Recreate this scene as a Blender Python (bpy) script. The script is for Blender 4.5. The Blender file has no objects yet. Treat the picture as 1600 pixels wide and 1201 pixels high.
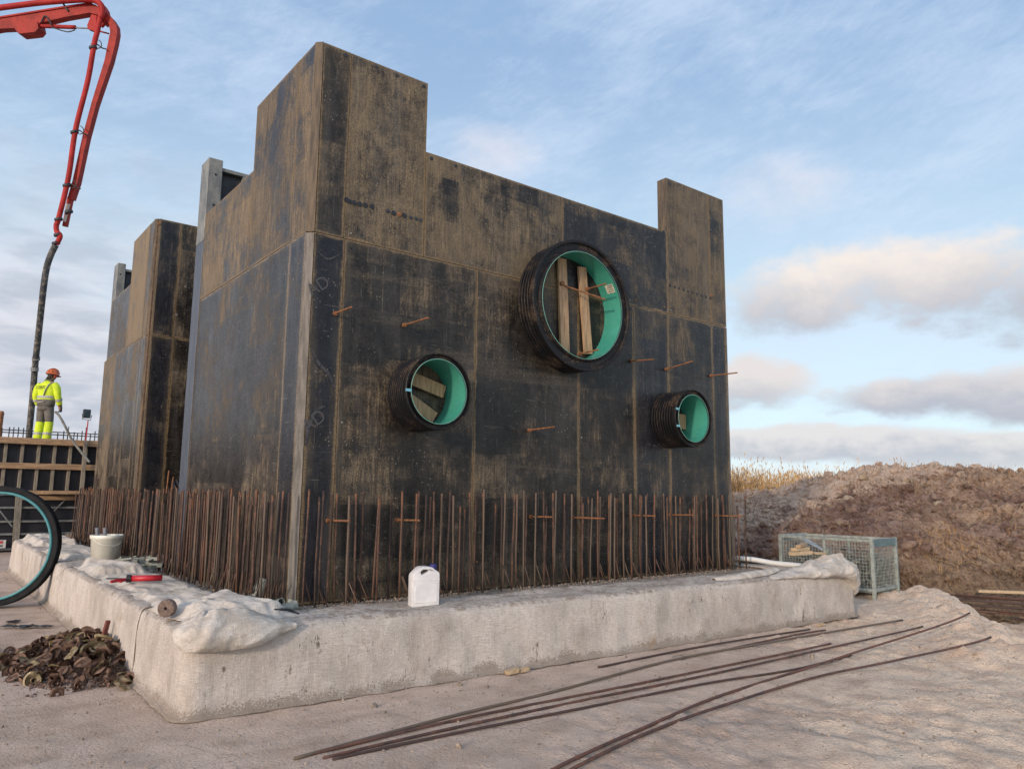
import bpy, bmesh, math, random
import numpy as np
from mathutils import Vector, Matrix, noise as mn
random.seed(7)
R=math.radians; PI=math.pi
sc=bpy.context.scene; COL=sc.collection

# ---------------------------------------------------------------- camera
EX=Vector((0.7858711,0.0960337,0.6108880)); EY=Vector((-0.6182871,0.1039714,0.7790450)); EZ=Vector((0.0112997,-0.9899331,0.1410845))
CAM=Vector((-2.678,-6.521,1.56)); F=1180.0
def ray(px,py):
    c=Vector((px-800,py-600.5,F)); return Vector((EX.dot(c),EY.dot(c),EZ.dot(c)))
def onX(px,py,X=0.0):
    d=ray(px,py); return CAM+d*((X-CAM.x)/d.x)
def onY(px,py,Y=0.0):
    d=ray(px,py); return CAM+d*((Y-CAM.y)/d.y)
def onZ(px,py,Z=0.0):
    d=ray(px,py); return CAM+d*((Z-CAM.z)/d.z)
def at(px,py,dep): return CAM+ray(px,py)*(dep/F)
cam=bpy.data.cameras.new('camera'); co=bpy.data.objects.new('camera',cam); COL.objects.link(co)
right=Vector((EX.x,EY.x,EZ.x)); down=Vector((EX.y,EY.y,EZ.y)); fwd=Vector((EX.z,EY.z,EZ.z))
m=Matrix.Identity(4)
for i in range(3): m[i][0]=right[i]; m[i][1]=-down[i]; m[i][2]=-fwd[i]; m[i][3]=CAM[i]
co.matrix_world=m
cam.sensor_width=36; cam.lens=36*F/1600; cam.clip_end=3000; cam.clip_start=0.05
sc.camera=co
FH=Vector((fwd.x,fwd.y,0)).normalized(); RH=Vector((FH.y,-FH.x,0))
def UV(u,v,z=0.0): return Vector((CAM.x,CAM.y,0))+RH*u+FH*v+Vector((0,0,z))

# ---------------------------------------------------------------- shader helpers
class S:
    def __init__(s,g,sock): s.g=g; s.k=sock
    def _b(s,op,o,rev=False):
        n=s.g.nt.nodes.new('ShaderNodeMath'); n.operation=op
        a,b=(o,s) if rev else (s,o)
        for i,x in enumerate((a,b)):
            if isinstance(x,S): s.g.nt.links.new(x.k,n.inputs[i])
            elif x is not None: n.inputs[i].default_value=x
        return S(s.g,n.outputs[0])
    def __add__(s,o): return s._b('ADD',o)
    __radd__=__add__
    def __sub__(s,o): return s._b('SUBTRACT',o)
    def __rsub__(s,o): return s._b('SUBTRACT',o,True)
    def __mul__(s,o): return s._b('MULTIPLY',o)
    __rmul__=__mul__
    def __truediv__(s,o): return s._b('DIVIDE',o)
    def pw(s,o): return s._b('POWER',o)
    def mn(s,o): return s._b('MINIMUM',o)
    def mx(s,o): return s._b('MAXIMUM',o)
    def fn(s,op): return s._b(op,None)
    def gt(s,o): return s._b('GREATER_THAN',o)
    def ramp(s,a,b,c=0.0,d=1.0,smooth=True):
        n=s.g.nt.nodes.new('ShaderNodeMapRange'); n.interpolation_type='SMOOTHSTEP' if smooth else 'LINEAR'
        s.g.nt.links.new(s.k,n.inputs[0])
        for i,x in enumerate((a,b,c,d)):
            if isinstance(x,S): s.g.nt.links.new(x.k,n.inputs[i+1])
            else: n.inputs[i+1].default_value=x
        return S(s.g,n.outputs[0])
class G:
    def __init__(s,nt): s.nt=nt; nt.nodes.clear()
    def tc(s,kind='Object'):
        return S(s,s.nt.nodes.new('ShaderNodeTexCoord').outputs[kind])
    def sep(s,v):
        n=s.nt.nodes.new('ShaderNodeSeparateXYZ'); s.nt.links.new(v.k,n.inputs[0]); return [S(s,n.outputs[i]) for i in range(3)]
    def comb(s,*v):
        n=s.nt.nodes.new('ShaderNodeCombineXYZ')
        for i,x in enumerate(v):
            if isinstance(x,S): s.nt.links.new(x.k,n.inputs[i])
            else: n.inputs[i].default_value=x
        return S(s,n.outputs[0])
    def scale(s,v,sx,sy=None,sz=None,off=None):
        n=s.nt.nodes.new('ShaderNodeMapping'); s.nt.links.new(v.k,n.inputs[0])
        if sy is None: sy=sz=sx
        n.inputs['Scale'].default_value=(sx,sy,sz)
        if off is not None:
            if isinstance(off,S): s.nt.links.new(off.k,n.inputs['Location'])
            else: n.inputs['Location'].default_value=off
        return S(s,n.outputs[0])
    def noise(s,v,sc_=1.0,det=4,rough=0.55,dist=0.0):
        n=s.nt.nodes.new('ShaderNodeTexNoise'); s.nt.links.new(v.k,n.inputs['Vector'])
        n.inputs['Scale'].default_value=sc_; n.inputs['Detail'].default_value=det; n.inputs['Roughness'].default_value=rough; n.inputs['Distortion'].default_value=dist
        return S(s,n.outputs[0])
    def vor(s,v,sc_=1.0,feat='F1',out='Distance'):
        n=s.nt.nodes.new('ShaderNodeTexVoronoi'); n.feature=feat; s.nt.links.new(v.k,n.inputs['Vector']); n.inputs['Scale'].default_value=sc_
        return S(s,n.outputs[out])
    def mix(s,f,a,b,mode='MIX'):
        n=s.nt.nodes.new('ShaderNodeMix'); n.data_type='RGBA'; n.blend_type=mode; n.clamp_factor=True
        for key,x in ((0,f),(6,a),(7,b)):
            if isinstance(x,S): s.nt.links.new(x.k,n.inputs[key])
            elif key==0: n.inputs[0].default_value=x
            else: n.inputs[key].default_value=(*x,1)
        return S(s,n.outputs[2])
    def attr(s,name):
        n=s.nt.nodes.new('ShaderNodeAttribute'); n.attribute_type='OBJECT'; n.attribute_name=name; return S(s,n.outputs['Fac'])
    def rnd(s): return S(s,s.nt.nodes.new('ShaderNodeObjectInfo').outputs['Random'])
    def island(s): return S(s,s.nt.nodes.new('ShaderNodeNewGeometry').outputs['Random Per Island'])
    def bump(s,h,dist=0.01,st=1.0):
        n=s.nt.nodes.new('ShaderNodeBump'); s.nt.links.new(h.k,n.inputs['Height']); n.inputs['Distance'].default_value=dist; n.inputs['Strength'].default_value=st
        return S(s,n.outputs[0])
    def out(s,col,rough=0.7,metal=0.0,bump=None,spec=None,trans=None):
        p=s.nt.nodes.new('ShaderNodeBsdfPrincipled'); o=s.nt.nodes.new('ShaderNodeOutputMaterial')
        def put(k,x):
            if isinstance(x,S): s.nt.links.new(x.k,p.inputs[k])
            elif isinstance(x,tuple): p.inputs[k].default_value=(*x,1)
            else: p.inputs[k].default_value=x
        put('Base Color',col); put('Roughness',rough); put('Metallic',metal)
        if spec is not None: put('Specular IOR Level',spec)
        if bump is not None: put('Normal',bump)
        s.nt.links.new(p.outputs[0],o.inputs[0])
def newmat(name):
    mt=bpy.data.materials.new(name); mt.use_nodes=True; return mt,G(mt.node_tree)

# ---------------------------------------------------------------- world + sun
SUN_EL=R(13); SUN_DIR=Vector((math.cos(R(24)),math.sin(R(24)),0))      # direction the light travels
w=bpy.data.worlds.new('World'); sc.world=w; w.use_nodes=True
g=G(w.node_tree)
sky=g.nt.nodes.new('ShaderNodeTexSky'); sky.sky_type='NISHITA'; sky.sun_disc=False
sky.sun_elevation=SUN_EL; sky.sun_rotation=math.atan2(-SUN_DIR.x,-SUN_DIR.y); sky.air_density=1.0; sky.dust_density=0.6; sky.ozone_density=1.6
SK=0.15
d=g.tc('Generated'); dx,dy,dz=g.sep(d)
sr=dx*RH.x+dy*RH.y; sf=dx*FH.x+dy*FH.y
az=sr._b('ARCTAN2',sf)*(180/PI); el=dz.fn('ARCSINE')*(180/PI)
P=g.comb(az,el,0.0)
n1=g.noise(g.scale(P,1,1.6,1),0.16,6,0.6,0.2)           # billows
n2=g.noise(g.scale(P,1,1.5,1,(13,5,0)),0.5,5,0.6)
def blob(a,e,ra,re):
    x=(az-a)*(1/ra); y=(el-e)*(1/re); return 1.0-(x*x+y*y)
def bank(lst,amp=1.3,fine=0.5):
    m_=None
    for b in lst:
        k=blob(*b); m_=k if m_ is None else m_.mx(k)
    return m_+(n1-0.5)*amp*1.6+(n2-0.5)*fine*1.6
skyc=S(g,sky.outputs[0])
lift=g.mix(1.0,skyc,(1.0,1.0,1.0),'MULTIPLY')
c=g.mix(el.ramp(42,2,0.80,0.85),lift,g.mix(el.ramp(3,34),(4.6,5.75,6.3),(2.2,3.25,4.85)))
# thin streaky veil
v1=g.noise(g.scale(P,1,2.2,1,(3,40,0)),0.05,6,0.55,0.5); v2=g.noise(g.scale(P,0.8,2.6,1,(9,2,0)),0.22,5,0.55,0.3)
rot=g.comb(az*0.94+el*0.34,el*0.94-az*0.34,0.0)
v3=g.noise(g.scale(rot,0.5,1.5,1,(4,7,0)),0.30,9,0.72,0.9); v4=g.noise(g.scale(rot,0.5,1.4,1,(1,3,0)),1.5,8,0.75,0.3)
veil=(v1*0.46+v2*0.18+v3*0.22+v4*0.14).ramp(0.40,0.66,0.0,0.60)
c=g.mix(veil,c,(4.3,5.0,6.1))
# low grey overcast on the left
ov=(az*-1.0+(n1-0.5)*30).ramp(8,26)*(el+(n1-0.5)*16+(v2-0.5)*8).ramp(24,8)
c=g.mix(ov*0.85,c,g.mix(v2.ramp(0.35,0.65),(3.1,3.25,3.8),(4.7,4.6,4.9)))
# cloud banks
def cloud(c,lst,top,basec,e0,e1,k=1.0,amp=1.3,soft=0.5):
    mk=bank(lst,amp)
    sh=(el+(n1-0.5)*5+(n2-0.5)*2).ramp(e0,e1)
    return g.mix(mk.ramp(0.0,soft,0.0,k),c,g.mix(sh,basec,top))
c=cloud(c,[(20.5,21.5,5.5,3.0),(-1.5,25.0,4.5,2.6)],(5.4,5.2,5.5),(4.6,4.7,5.2),17,23,0.6,0.9,1.5)
c=cloud(c,[(20.5,13.8,6.5,3.2),(26.5,14.8,7,3.4),(32,14.2,8.5,3.6),(37,12.5,8,3.8),(46,13,9,4.0)],(5.8,5.2,4.8),(3.0,3.1,3.5),11,17.0,0.93,1.35,0.95)
c=cloud(c,[(17.5,8.0,5.0,2.4),(30,6.6,8.5,1.9),(36,6.4,9.5,2.4),(46,6.5,9,2.2)],(5.0,4.6,4.45),(2.9,3.0,3.45),5.4,9.0,0.9,1.2,0.8)
c=cloud(c,[(22,3.7,12,1.5),(32,3.0,12,1.4),(42,3.4,10,1.5)],(4.9,4.65,4.6),(3.1,3.2,3.6),2.6,4.4,0.85,0.8,0.6)
c=g.mix(el.ramp(3.2,0.6,0,0.75),c,(5.3,5.5,5.4))
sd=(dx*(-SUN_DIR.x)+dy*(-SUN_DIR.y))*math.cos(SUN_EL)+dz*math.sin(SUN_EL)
gl=sd.mx(0.0).pw(5.0)*(0.7+n2*0.6)                     # unseen warm sky glow, added behind the viewer to brighten the soft light
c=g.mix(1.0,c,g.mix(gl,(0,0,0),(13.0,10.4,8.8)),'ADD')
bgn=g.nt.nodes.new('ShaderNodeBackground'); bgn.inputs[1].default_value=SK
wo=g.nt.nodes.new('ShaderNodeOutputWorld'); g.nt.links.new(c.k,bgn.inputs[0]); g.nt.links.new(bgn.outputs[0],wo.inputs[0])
sl=bpy.data.lights.new('sun','SUN'); sl.energy=2.2; sl.angle=R(4); sl.color=(1.0,0.80,0.62)
so=bpy.data.objects.new('sun',sl); COL.objects.link(so)
dirv=Vector((SUN_DIR.x*math.cos(SUN_EL),SUN_DIR.y*math.cos(SUN_EL),-math.sin(SUN_EL)))
so.rotation_euler=dirv.to_track_quat('-Z','Y').to_euler()
sc.view_settings.view_transform='Standard'; sc.view_settings.look='None'; sc.view_settings.gamma=1; sc.view_settings.exposure=0.14
sc.render.resolution_x=1024; sc.render.resolution_y=768

# ---------------------------------------------------------------- object helpers
def link(name,me,mt=None,parent=None,loc=None):
    o=bpy.data.objects.new(name,me); COL.objects.link(o)
    if mt is not None: me.materials.append(mt)
    if parent is not None: o.parent=parent
    if loc is not None: o.location=loc
    return o
def obj(name,bm,mt=None,parent=None,smooth=False,loc=None):
    me=bpy.data.meshes.new(name); bm.normal_update(); bm.to_mesh(me); bm.free()
    if smooth:
        for p in me.polygons: p.use_smooth=True
    return link(name,me,mt,parent,loc)
def tag(o,label,cat,group=None,kind=None):
    if label: o['label']=label
    if cat: o['category']=cat
    if group: o['group']=group
    if kind: o['kind']=kind
    return o
def thing(name,label,cat,loc=(0,0,0),rz=0.0,group=None,kind=None):
    o=bpy.data.objects.new(name,None); COL.objects.link(o); o.location=loc; o.rotation_euler=(0,0,rz); o.empty_display_size=0.1
    return tag(o,label,cat,group,kind)
def box(bm,x0,x1,y0,y1,z0,z1,bev=0.0):
    vs=[bm.verts.new((x,y,z)) for z in (z0,z1) for (x,y) in ((x0,y0),(x1,y0),(x1,y1),(x0,y1))]
    fs=[bm.faces.new([vs[i] for i in f]) for f in ((3,2,1,0),(4,5,6,7),(0,1,5,4),(1,2,6,5),(2,3,7,6),(3,0,4,7))]
    if bev>0:
        es={e for f in fs for e in f.edges}
        bmesh.ops.bevel(bm,geom=list(es),offset=bev,segments=1,affect='EDGES')
    return vs
def obox(bm,a,b,wd,th,up=Vector((0,0,1)),taper=1.0):
    """box beam from a to b; wd across, th along up"""
    a=Vector(a);b=Vector(b); t=(b-a).normalized(); s=t.cross(up)
    if s.length<1e-4: s=t.cross(Vector((0,1,0)))
    s.normalize(); u=s.cross(t).normalized()
    vs=[]
    for p,k in ((a,1),(b,taper)):
        for sx,sy in ((-1,-1),(1,-1),(1,1),(-1,1)): vs.append(bm.verts.new(p+s*sx*wd*k/2+u*sy*th*k/2))
    for f in ((3,2,1,0),(4,5,6,7),(0,1,5,4),(1,2,6,5),(2,3,7,6),(3,0,4,7)): bm.faces.new([vs[i] for i in f])
def tube(bm,pts,rad,n=8,cap=True,flat=1.0,upv=None):
    pts=[Vector(p) for p in pts]; rings=[]
    if not isinstance(rad,(list,tuple)): rad=[rad]*len(pts)
    prev=None
    for i,p in enumerate(pts):
        t=(pts[min(i+1,len(pts)-1)]-pts[max(i-1,0)]).normalized()
        if prev is None:
            a=Vector((0,0,1)) if abs(t.z)<0.9 else Vector((1,0,0))
            if upv: a=Vector(upv)
            s=t.cross(a).normalized()
        else:
            s=prev-t*prev.dot(t); s.normalize()
        prev=s; u=s.cross(t).normalized()
        rings.append([bm.verts.new(p+(s*math.cos(2*PI*k/n)+u*math.sin(2*PI*k/n)*flat)*rad[i]) for k in range(n)])
    for a,b in zip(rings,rings[1:]):
        for k in range(n): bm.faces.new((a[k],a[(k+1)%n],b[(k+1)%n],b[k]))
    if cap:
        bm.faces.new(list(reversed(rings[0]))); bm.faces.new(rings[-1])
    return rings
def lathe(bm,prof,n=48,axis='y',c=(0,0,0),close=False):
    """prof: list of (r, h) along axis"""
    c=Vector(c); rings=[]
    for r,h in prof:
        ring=[]
        for k in range(n):
            a=2*PI*k/n; x,y=r*math.cos(a),r*math.sin(a)
            v={'y':Vector((x,h,y)),'z':Vector((x,y,h)),'x':Vector((h,x,y))}[axis]
            ring.append(bm.verts.new(c+v))
        rings.append(ring)
    pr=list(zip(rings,rings[1:]))
    if close: pr.append((rings[-1],rings[0]))
    for a,b in pr:
        for k in range(n): bm.faces.new((a[k],b[k],b[(k+1)%n],a[(k+1)%n]))
    return rings
def prism(bm,poly,off):
    """poly: list of Vectors, extruded by vector off"""
    a=[bm.verts.new(p) for p in poly]; b=[bm.verts.new(Vector(p)+off) for p in poly]
    bm.faces.new(a); bm.faces.new(list(reversed(b)))
    n=len(a)
    for i in range(n): bm.faces.new((a[i],b[i],b[(i+1)%n],a[(i+1)%n]))
def smoothpath(pts,k=6):
    pts=[Vector(p) for p in pts]; out=[]
    for i in range(len(pts)-1):
        p0=pts[max(i-1,0)];p1=pts[i];p2=pts[i+1];p3=pts[min(i+2,len(pts)-1)]
        for j in range(k):
            t=j/k; out.append(0.5*((2*p1)+(p2-p0)*t+(2*p0-5*p1+4*p2-p3)*t*t+(3*p1-p0-3*p2+p3)*t**3))
    out.append(pts[-1]); return out
def fbm(x,y,z=0.0,o=4,l=2.1,gn=0.5):
    s=0;a=1;f=1
    for i in range(o):
        s+=a*mn.noise(Vector((x*f+i*17.3,y*f-i*9.1,z*f))); a*=gn; f*=l
    return s
def text_part(name,txt,size,mt,parent,mat4,ext=0.0005,squash=1.0):
    cu=bpy.data.curves.new(name,'FONT'); cu.body=txt; cu.size=size; cu.extrude=ext; cu.align_x='CENTER'; cu.align_y='CENTER'
    t=bpy.data.objects.new(name+'_tmp',cu); COL.objects.link(t)
    me=bpy.data.meshes.new_from_object(t); bpy.data.objects.remove(t); bpy.data.curves.remove(cu)
    me.transform(mat4)
    return link(name,me,mt,parent)

# ---------------------------------------------------------------- materials
def simple(name,c1,c2=None,rough=0.7,sc_=8,metal=0.0,bd=0.004,det=4,stretch=(1,1,1),spec=None):
    mt,g=newmat(name); v=g.scale(g.tc(),*stretch)
    n=g.noise(v,sc_,det,0.6); f=g.noise(v,sc_*9,3,0.6)
    c2=c2 or tuple(x*0.6 for x in c1)
    c=g.mix((n*0.75+f*0.25).ramp(0.36,0.64),c2,c1)
    g.out(c,rough,metal,g.bump(n*0.5+f*0.5,bd),spec); return mt
def m_panel():
    mt,g=newmat('phenolic_plywood'); P=g.tc(); r=g.rnd(); wear=g.attr('wear'); pw=g.attr('pw'); ph=g.attr('ph'); hz=g.attr('band')
    tn=g.attr('tan')
    off=g.comb(r*37.0,r*91.0,r*53.0)
    Q=g.scale(P,1,1,1,off)
    u,v,_=g.sep(g.tc('UV'))
    big=g.noise(g.scale(Q,1,1,0.8),1.1,5,0.62,0.6); mid=g.noise(Q,4.5,5,0.65,0.5)
    vert=g.noise(g.scale(Q,9,9,0.6),1.0,4,0.6); horiz=g.noise(g.scale(Q,0.5,0.5,7),1.0,4,0.6)
    grain=g.noise(g.scale(Q,55,55,4),1.0,3,0.7); fine=g.noise(Q,60,3,0.7)
    rg=g.noise(Q,1.7,12,0.78,0.3); rg2=g.noise(g.scale(Q,4,4,1.1,(2,9,4)),1.3,11,0.78,0.3)
    cu=(u/0.56+r*3.0).fn('FLOOR'); cv=(v/0.47+r*5.0).fn('FLOOR')
    wn=g.nt.nodes.new('ShaderNodeTexWhiteNoise'); g.nt.links.new(g.comb(cu,cv,r*99.0).k,wn.inputs['Vector']); cell=S(g,wn.outputs['Value'])
    f=(rg-0.5)*1.5+(rg2-0.5)*(1.0-hz)*0.85+(g.noise(Q,5.5,9,0.8,0.6)-0.5)*1.0+(big-0.5)*1.3+(horiz-0.5)*hz*1.0+(grain-0.5)*0.35+(fine-0.5)*0.45+(cell-0.5)*0.30
    wm=(f*1.25+wear).ramp(0.20,0.88)
    cl=wear.ramp(0.28,0.12)
    dark=g.mix(cl,g.mix(mid.ramp(0.3,0.7),(0.009,0.0082,0.008),(0.027,0.024,0.022)),g.mix(mid.ramp(0.3,0.7),(0.008,0.009,0.014),(0.019,0.021,0.029)))
    brown=g.mix(grain.ramp(0.3,0.7),(0.070,0.056,0.041),(0.150,0.120,0.083))
    up=wear.ramp(0.55,0.8)
    brown=g.mix(up*0.6,brown,g.mix(rg.ramp(0.4,0.6),(0.100,0.080,0.056),(0.205,0.162,0.104)))
    c=g.mix(wm*0.92,dark,brown)
    tm=((rg2*0.45+fine*0.25+grain*0.3)+tn*0.25+wm*0.10).ramp(0.60,0.76)
    c=g.mix(tm*0.75,c,(0.26,0.195,0.115))
    bandm=(g.noise(g.scale(Q,0.35,0.35,2.6,(1,7,2)),1.0,8,0.7,0.4)).ramp(0.54,0.66)*(0.2+hz*0.8)*fine.ramp(0.35,0.6)
    c=g.mix(bandm*0.6,c,(0.165,0.132,0.088))
    # thin vertical drips and horizontal scrapes
    drip=g.noise(g.scale(Q,34,34,0.55,(4,1,8)),1.0,5,0.6,0.2).ramp(0.63,0.70)*rg.ramp(0.42,0.6)
    c=g.mix(drip*0.55,c,(0.22,0.175,0.12))
    drk=g.noise(g.scale(Q,16,16,0.7,(9,1,3)),1.0,6,0.65,0.2).ramp(0.60,0.72)
    c=g.mix(drk*0.55,c,(0.014,0.013,0.014))
    hs=g.noise(g.scale(Q,0.9,0.9,46,(2,5,1)),1.0,5,0.65,0.2).ramp(0.64,0.71)*rg2.ramp(0.45,0.6)
    c=g.mix(hs*0.5,c,(0.20,0.165,0.12))
    grit=g.noise(Q,150,2,0.9).ramp(0.38,0.62)
    c=g.mix(0.7,c,g.mix(grit,(0.25,0.25,0.26),(1.4,1.36,1.3)),'MULTIPLY')
    c=g.mix(g.noise(Q,95,2,0.85).ramp(0.58,0.68)*(wm*0.5+0.12),c,(0.33,0.27,0.19))
    # grime along panel edges
    ed=u.mn(pw-u).mn(v).mn(ph-v)
    en=(mid*0.5+vert*0.5).ramp(0.32,0.66,0.006,0.050)
    em=(ed/en).ramp(1.0,0.25)
    c=g.mix(em*0.85,c,g.mix(fine.ramp(0.4,0.6),(0.13,0.088,0.046),(0.30,0.215,0.115)))
    em2=(ed/(big.ramp(0.3,0.7,0.02,0.16))).ramp(1.0,0.0,0,0.35)
    c=g.mix(em2,c,(0.10,0.078,0.050))
    # cement splashes, scratches, pale dust
    sp=g.vor(Q,21).ramp(0.16,0.08)*g.noise(Q,1.6,3).ramp(0.53,0.60)*0.85
    c=g.mix(sp,c,(0.26,0.24,0.21))
    scr=g.noise(g.scale(Q,30,30,2.2,(3,3,3)),1.6,2,0.5,1.5).ramp(0.70,0.735)*0.45
    scr2=g.noise(g.scale(Q,2.2,2.2,34,(8,3,3)),1.6,2,0.5,1.2).ramp(0.70,0.73)*0.4
    c=g.mix(scr.mx(scr2),c,(0.21,0.19,0.16))
    dust=g.noise(g.scale(Q,3,3,0.5),1.3,5,0.7,0.4).ramp(0.45,0.75,0,0.18)
    c=g.mix(dust,c,(0.17,0.16,0.15))
    # nail heads
    c=g.mix(g.vor(Q,6.2).ramp(0.05,0.035)*0.55,c,(0.16,0.08,0.04))
    rough=0.30+wm*0.33+(fine-0.5)*0.35+(rg-0.5)*0.4
    g.out(c,rough,0,g.bump(grain*0.35+fine*0.3+mid*0.5+rg2*0.4,0.007,0.9),0.27); return mt
M_PANEL=m_panel()
def m_rust(name='rusty_steel',rib=True,a=(0.120,0.066,0.046),b=(0.040,0.026,0.022),o=(0.27,0.115,0.048)):
    mt,g=newmat(name); P=g.tc(); r=g.rnd(); Q=g.scale(P,1,1,1,g.comb(r*20,r*31,r*17))
    n=g.noise(Q,7,4,0.6); f=g.noise(Q,70,3,0.6)
    c=g.mix((n*0.6+f*0.4+(r-0.5)*0.25).ramp(0.4,0.6),b,a)
    _,_,z=g.sep(P)
    c=g.mix((f*0.5+n*0.5+r*0.10+z.ramp(0.8,1.0,0,0.10)).ramp(0.60,0.72)*0.7,c,o)
    c=g.mix((r*7.0).fn('FRACT').gt(0.78)*0.55,c,(0.17,0.14,0.105))
    h=f
    if rib:
        h=(z*700.0).fn('SINE')*0.5+f
        c=g.mix((z*700.0).fn('SINE').ramp(0,-1,0,0.35),c,(0.02,0.013,0.01))
    g.out(c,0.8,0.0,g.bump(h,0.002,0.7)); return mt
M_RUST=m_rust(); M_RUSTP=m_rust('rust_bar_lying',False,(0.125,0.060,0.045),(0.052,0.034,0.030),(0.21,0.085,0.042))
M_TIE=simple('rusty_tie_bar',(0.30,0.13,0.05),(0.12,0.055,0.03),0.8,30)
M_SEAM=simple('rusty_frame_edge',(0.17,0.10,0.05),(0.06,0.04,0.025),0.8,18)
M_STRIP=simple('chamfer_board',(0.185,0.170,0.150),(0.085,0.078,0.068),0.75,5,stretch=(6,6,0.7))
M_STRIPB=simple('brown_board',(0.135,0.10,0.065),(0.05,0.042,0.034),0.75,5,stretch=(6,6,0.7))
M_GSTEEL=simple('galvanised_frame',(0.22,0.225,0.21),(0.11,0.12,0.125),0.55,7,0.0,0.003,stretch=(1,1,0.5))
M_BSTEEL=simple('blue_painted_frame',(0.075,0.09,0.12),(0.045,0.055,0.075),0.5,6,stretch=(3,3,0.5))
M_DSTEEL=simple('dark_frame',(0.035,0.04,0.05),(0.012,0.014,0.02),0.6,7)
M_WOOD=simple('timber',(0.46,0.31,0.185),(0.27,0.175,0.10),0.75,6,stretch=(7,7,0.8),bd=0.003)
M_WOODH=simple('timber_beam',(0.42,0.27,0.15),(0.22,0.14,0.08),0.75,5,stretch=(0.8,5,6),bd=0.003)
M_WOODG=simple('grey_timber',(0.27,0.235,0.185),(0.14,0.12,0.09),0.8,6,stretch=(6,6,0.7))
M_BLACKP=simple('black_plastic',(0.016,0.016,0.018),(0.007,0.007,0.009),0.42,12,bd=0.001)
def m_corr():
    mt,g=newmat('dusty_black_pipe'); P=g.tc(); n=g.noise(P,5,4,0.6); f=g.noise(P,50,3,0.65); 
    x_,y_,z_=g.sep(P); rad=(x_*x_+z_*z_).pw(0.5)
    c=g.mix((n*0.55+f*0.45).ramp(0.49,0.66)*0.6,(0.009,0.009,0.011),(0.12,0.085,0.055))
    g.out(c,(n).ramp(0.3,0.7,0.4,0.65),0,g.bump(f,0.002),0.22); return mt
M_CORR=m_corr()
def m_teal():
    mt,g=newmat('teal_liner'); P=g.tc(); n=g.noise(P,4,4,0.6); f=g.noise(g.scale(P,1,6,1),30,3,0.65)
    _,_,z=g.sep(P)
    c=g.mix((n*0.6+f*0.4).ramp(0.35,0.7),(0.038,0.265,0.205),(0.06,0.33,0.255))
    c=g.mix((f).ramp(0.60,0.70)*0.55,c,(0.34,0.33,0.24))
    g.out(c,0.42,0,g.bump(f,0.001)); return mt
M_TEAL=m_teal()
def m_fabric():
    mt,g=newmat('geotextile'); P=g.tc(); x,y,z=g.sep(P); r=g.rnd(); Q=g.scale(P,1,1,1,g.comb(r*3,r*5,r*2))
    big=g.noise(Q,0.9,5,0.6); n=g.noise(g.scale(Q,3,3,1.6),1.4,5,0.65); vs=g.noise(g.scale(Q,14,14,1.2),1.6,3,0.6); f=g.noise(Q,75,3,0.75); 
    weave=g.noise(g.scale(Q,20,20,260),1.0,1,0.5); wv2=g.noise(g.scale(Q,200,200,14),1.0,1,0.5)
    c=g.mix((big*0.5+n*0.5).ramp(0.36,0.62),(0.42,0.375,0.335),(0.63,0.58,0.53))
    vf=g.noise(g.scale(Q,70,70,5),1.3,4,0.7)
    c=g.mix(vs.ramp(0.5,0.75)*0.25,c,(0.32,0.27,0.215))
    c=g.mix(vf.ramp(0.55,0.68)*0.45,c,(0.33,0.285,0.235)); c=g.mix(vf.ramp(0.42,0.34)*0.4,c,(0.74,0.70,0.64))
    c=g.mix(weave.ramp(0.42,0.62)*0.35,c,(0.25,0.22,0.185))
    dirt=(n*0.5+f*0.5+z.ramp(0.16,0.0,0,0.22)).ramp(0.58,0.70)
    c=g.mix(dirt*0.7,c,(0.17,0.13,0.092))
    c=g.mix(g.noise(Q,3.5,6,0.75).ramp(0.56,0.68)*0.4,c,(0.30,0.235,0.18))
    sp=g.noise(g.scale(Q,9,9,3),1.5,4,0.8).ramp(0.60,0.67)*g.noise(Q,1.3,2).ramp(0.46,0.56)
    c=g.mix(sp*0.8,c,(0.10,0.075,0.05))
    # trampled dirt band on the upper side
    top=z.ramp(0.535,0.56)*(n*0.5+vs*0.3+f*0.3).ramp(0.50,0.62)
    c=g.mix(top*0.75,c,(0.20,0.155,0.115))
    c=g.mix((g.noise(Q,2.1,4,0.7)).ramp(0.62,0.72)*0.30,c,(0.36,0.22,0.10))
    g.out(c,0.92,0,g.bump(weave*0.35+wv2*0.25+f*0.6+n*0.8,0.012,0.9),0.15); return mt
M_FAB=m_fabric()
def m_lump():
    mt,g=newmat('folded_geotextile'); P=g.tc(); n=g.noise(P,5,5,0.65); f=g.noise(P,85,3,0.75); fl=g.noise(g.scale(P,1,1,1),2.2,3,0.6)
    c=g.mix(n.ramp(0.36,0.62),(0.43,0.39,0.34),(0.66,0.615,0.56))
    c=g.mix((n*0.4+f*0.6).ramp(0.58,0.7)*0.5,c,(0.25,0.19,0.12))
    c=g.mix(fl.ramp(0.60,0.74)*0.40,c,(0.42,0.30,0.17))
    wv=g.noise(g.scale(P,25,25,240),1.0,1,0.5); wh=g.noise(g.scale(P,230,230,25),1.0,1,0.5)
    c=g.mix((wv*0.5+wh*0.5).ramp(0.4,0.62)*0.35,c,(0.33,0.29,0.24))
    g.out(c,0.93,0,g.bump(f*0.6+n+wv*0.4+wh*0.3,0.014,0.9),0.15); return mt
M_LUMP=m_lump()
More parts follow.
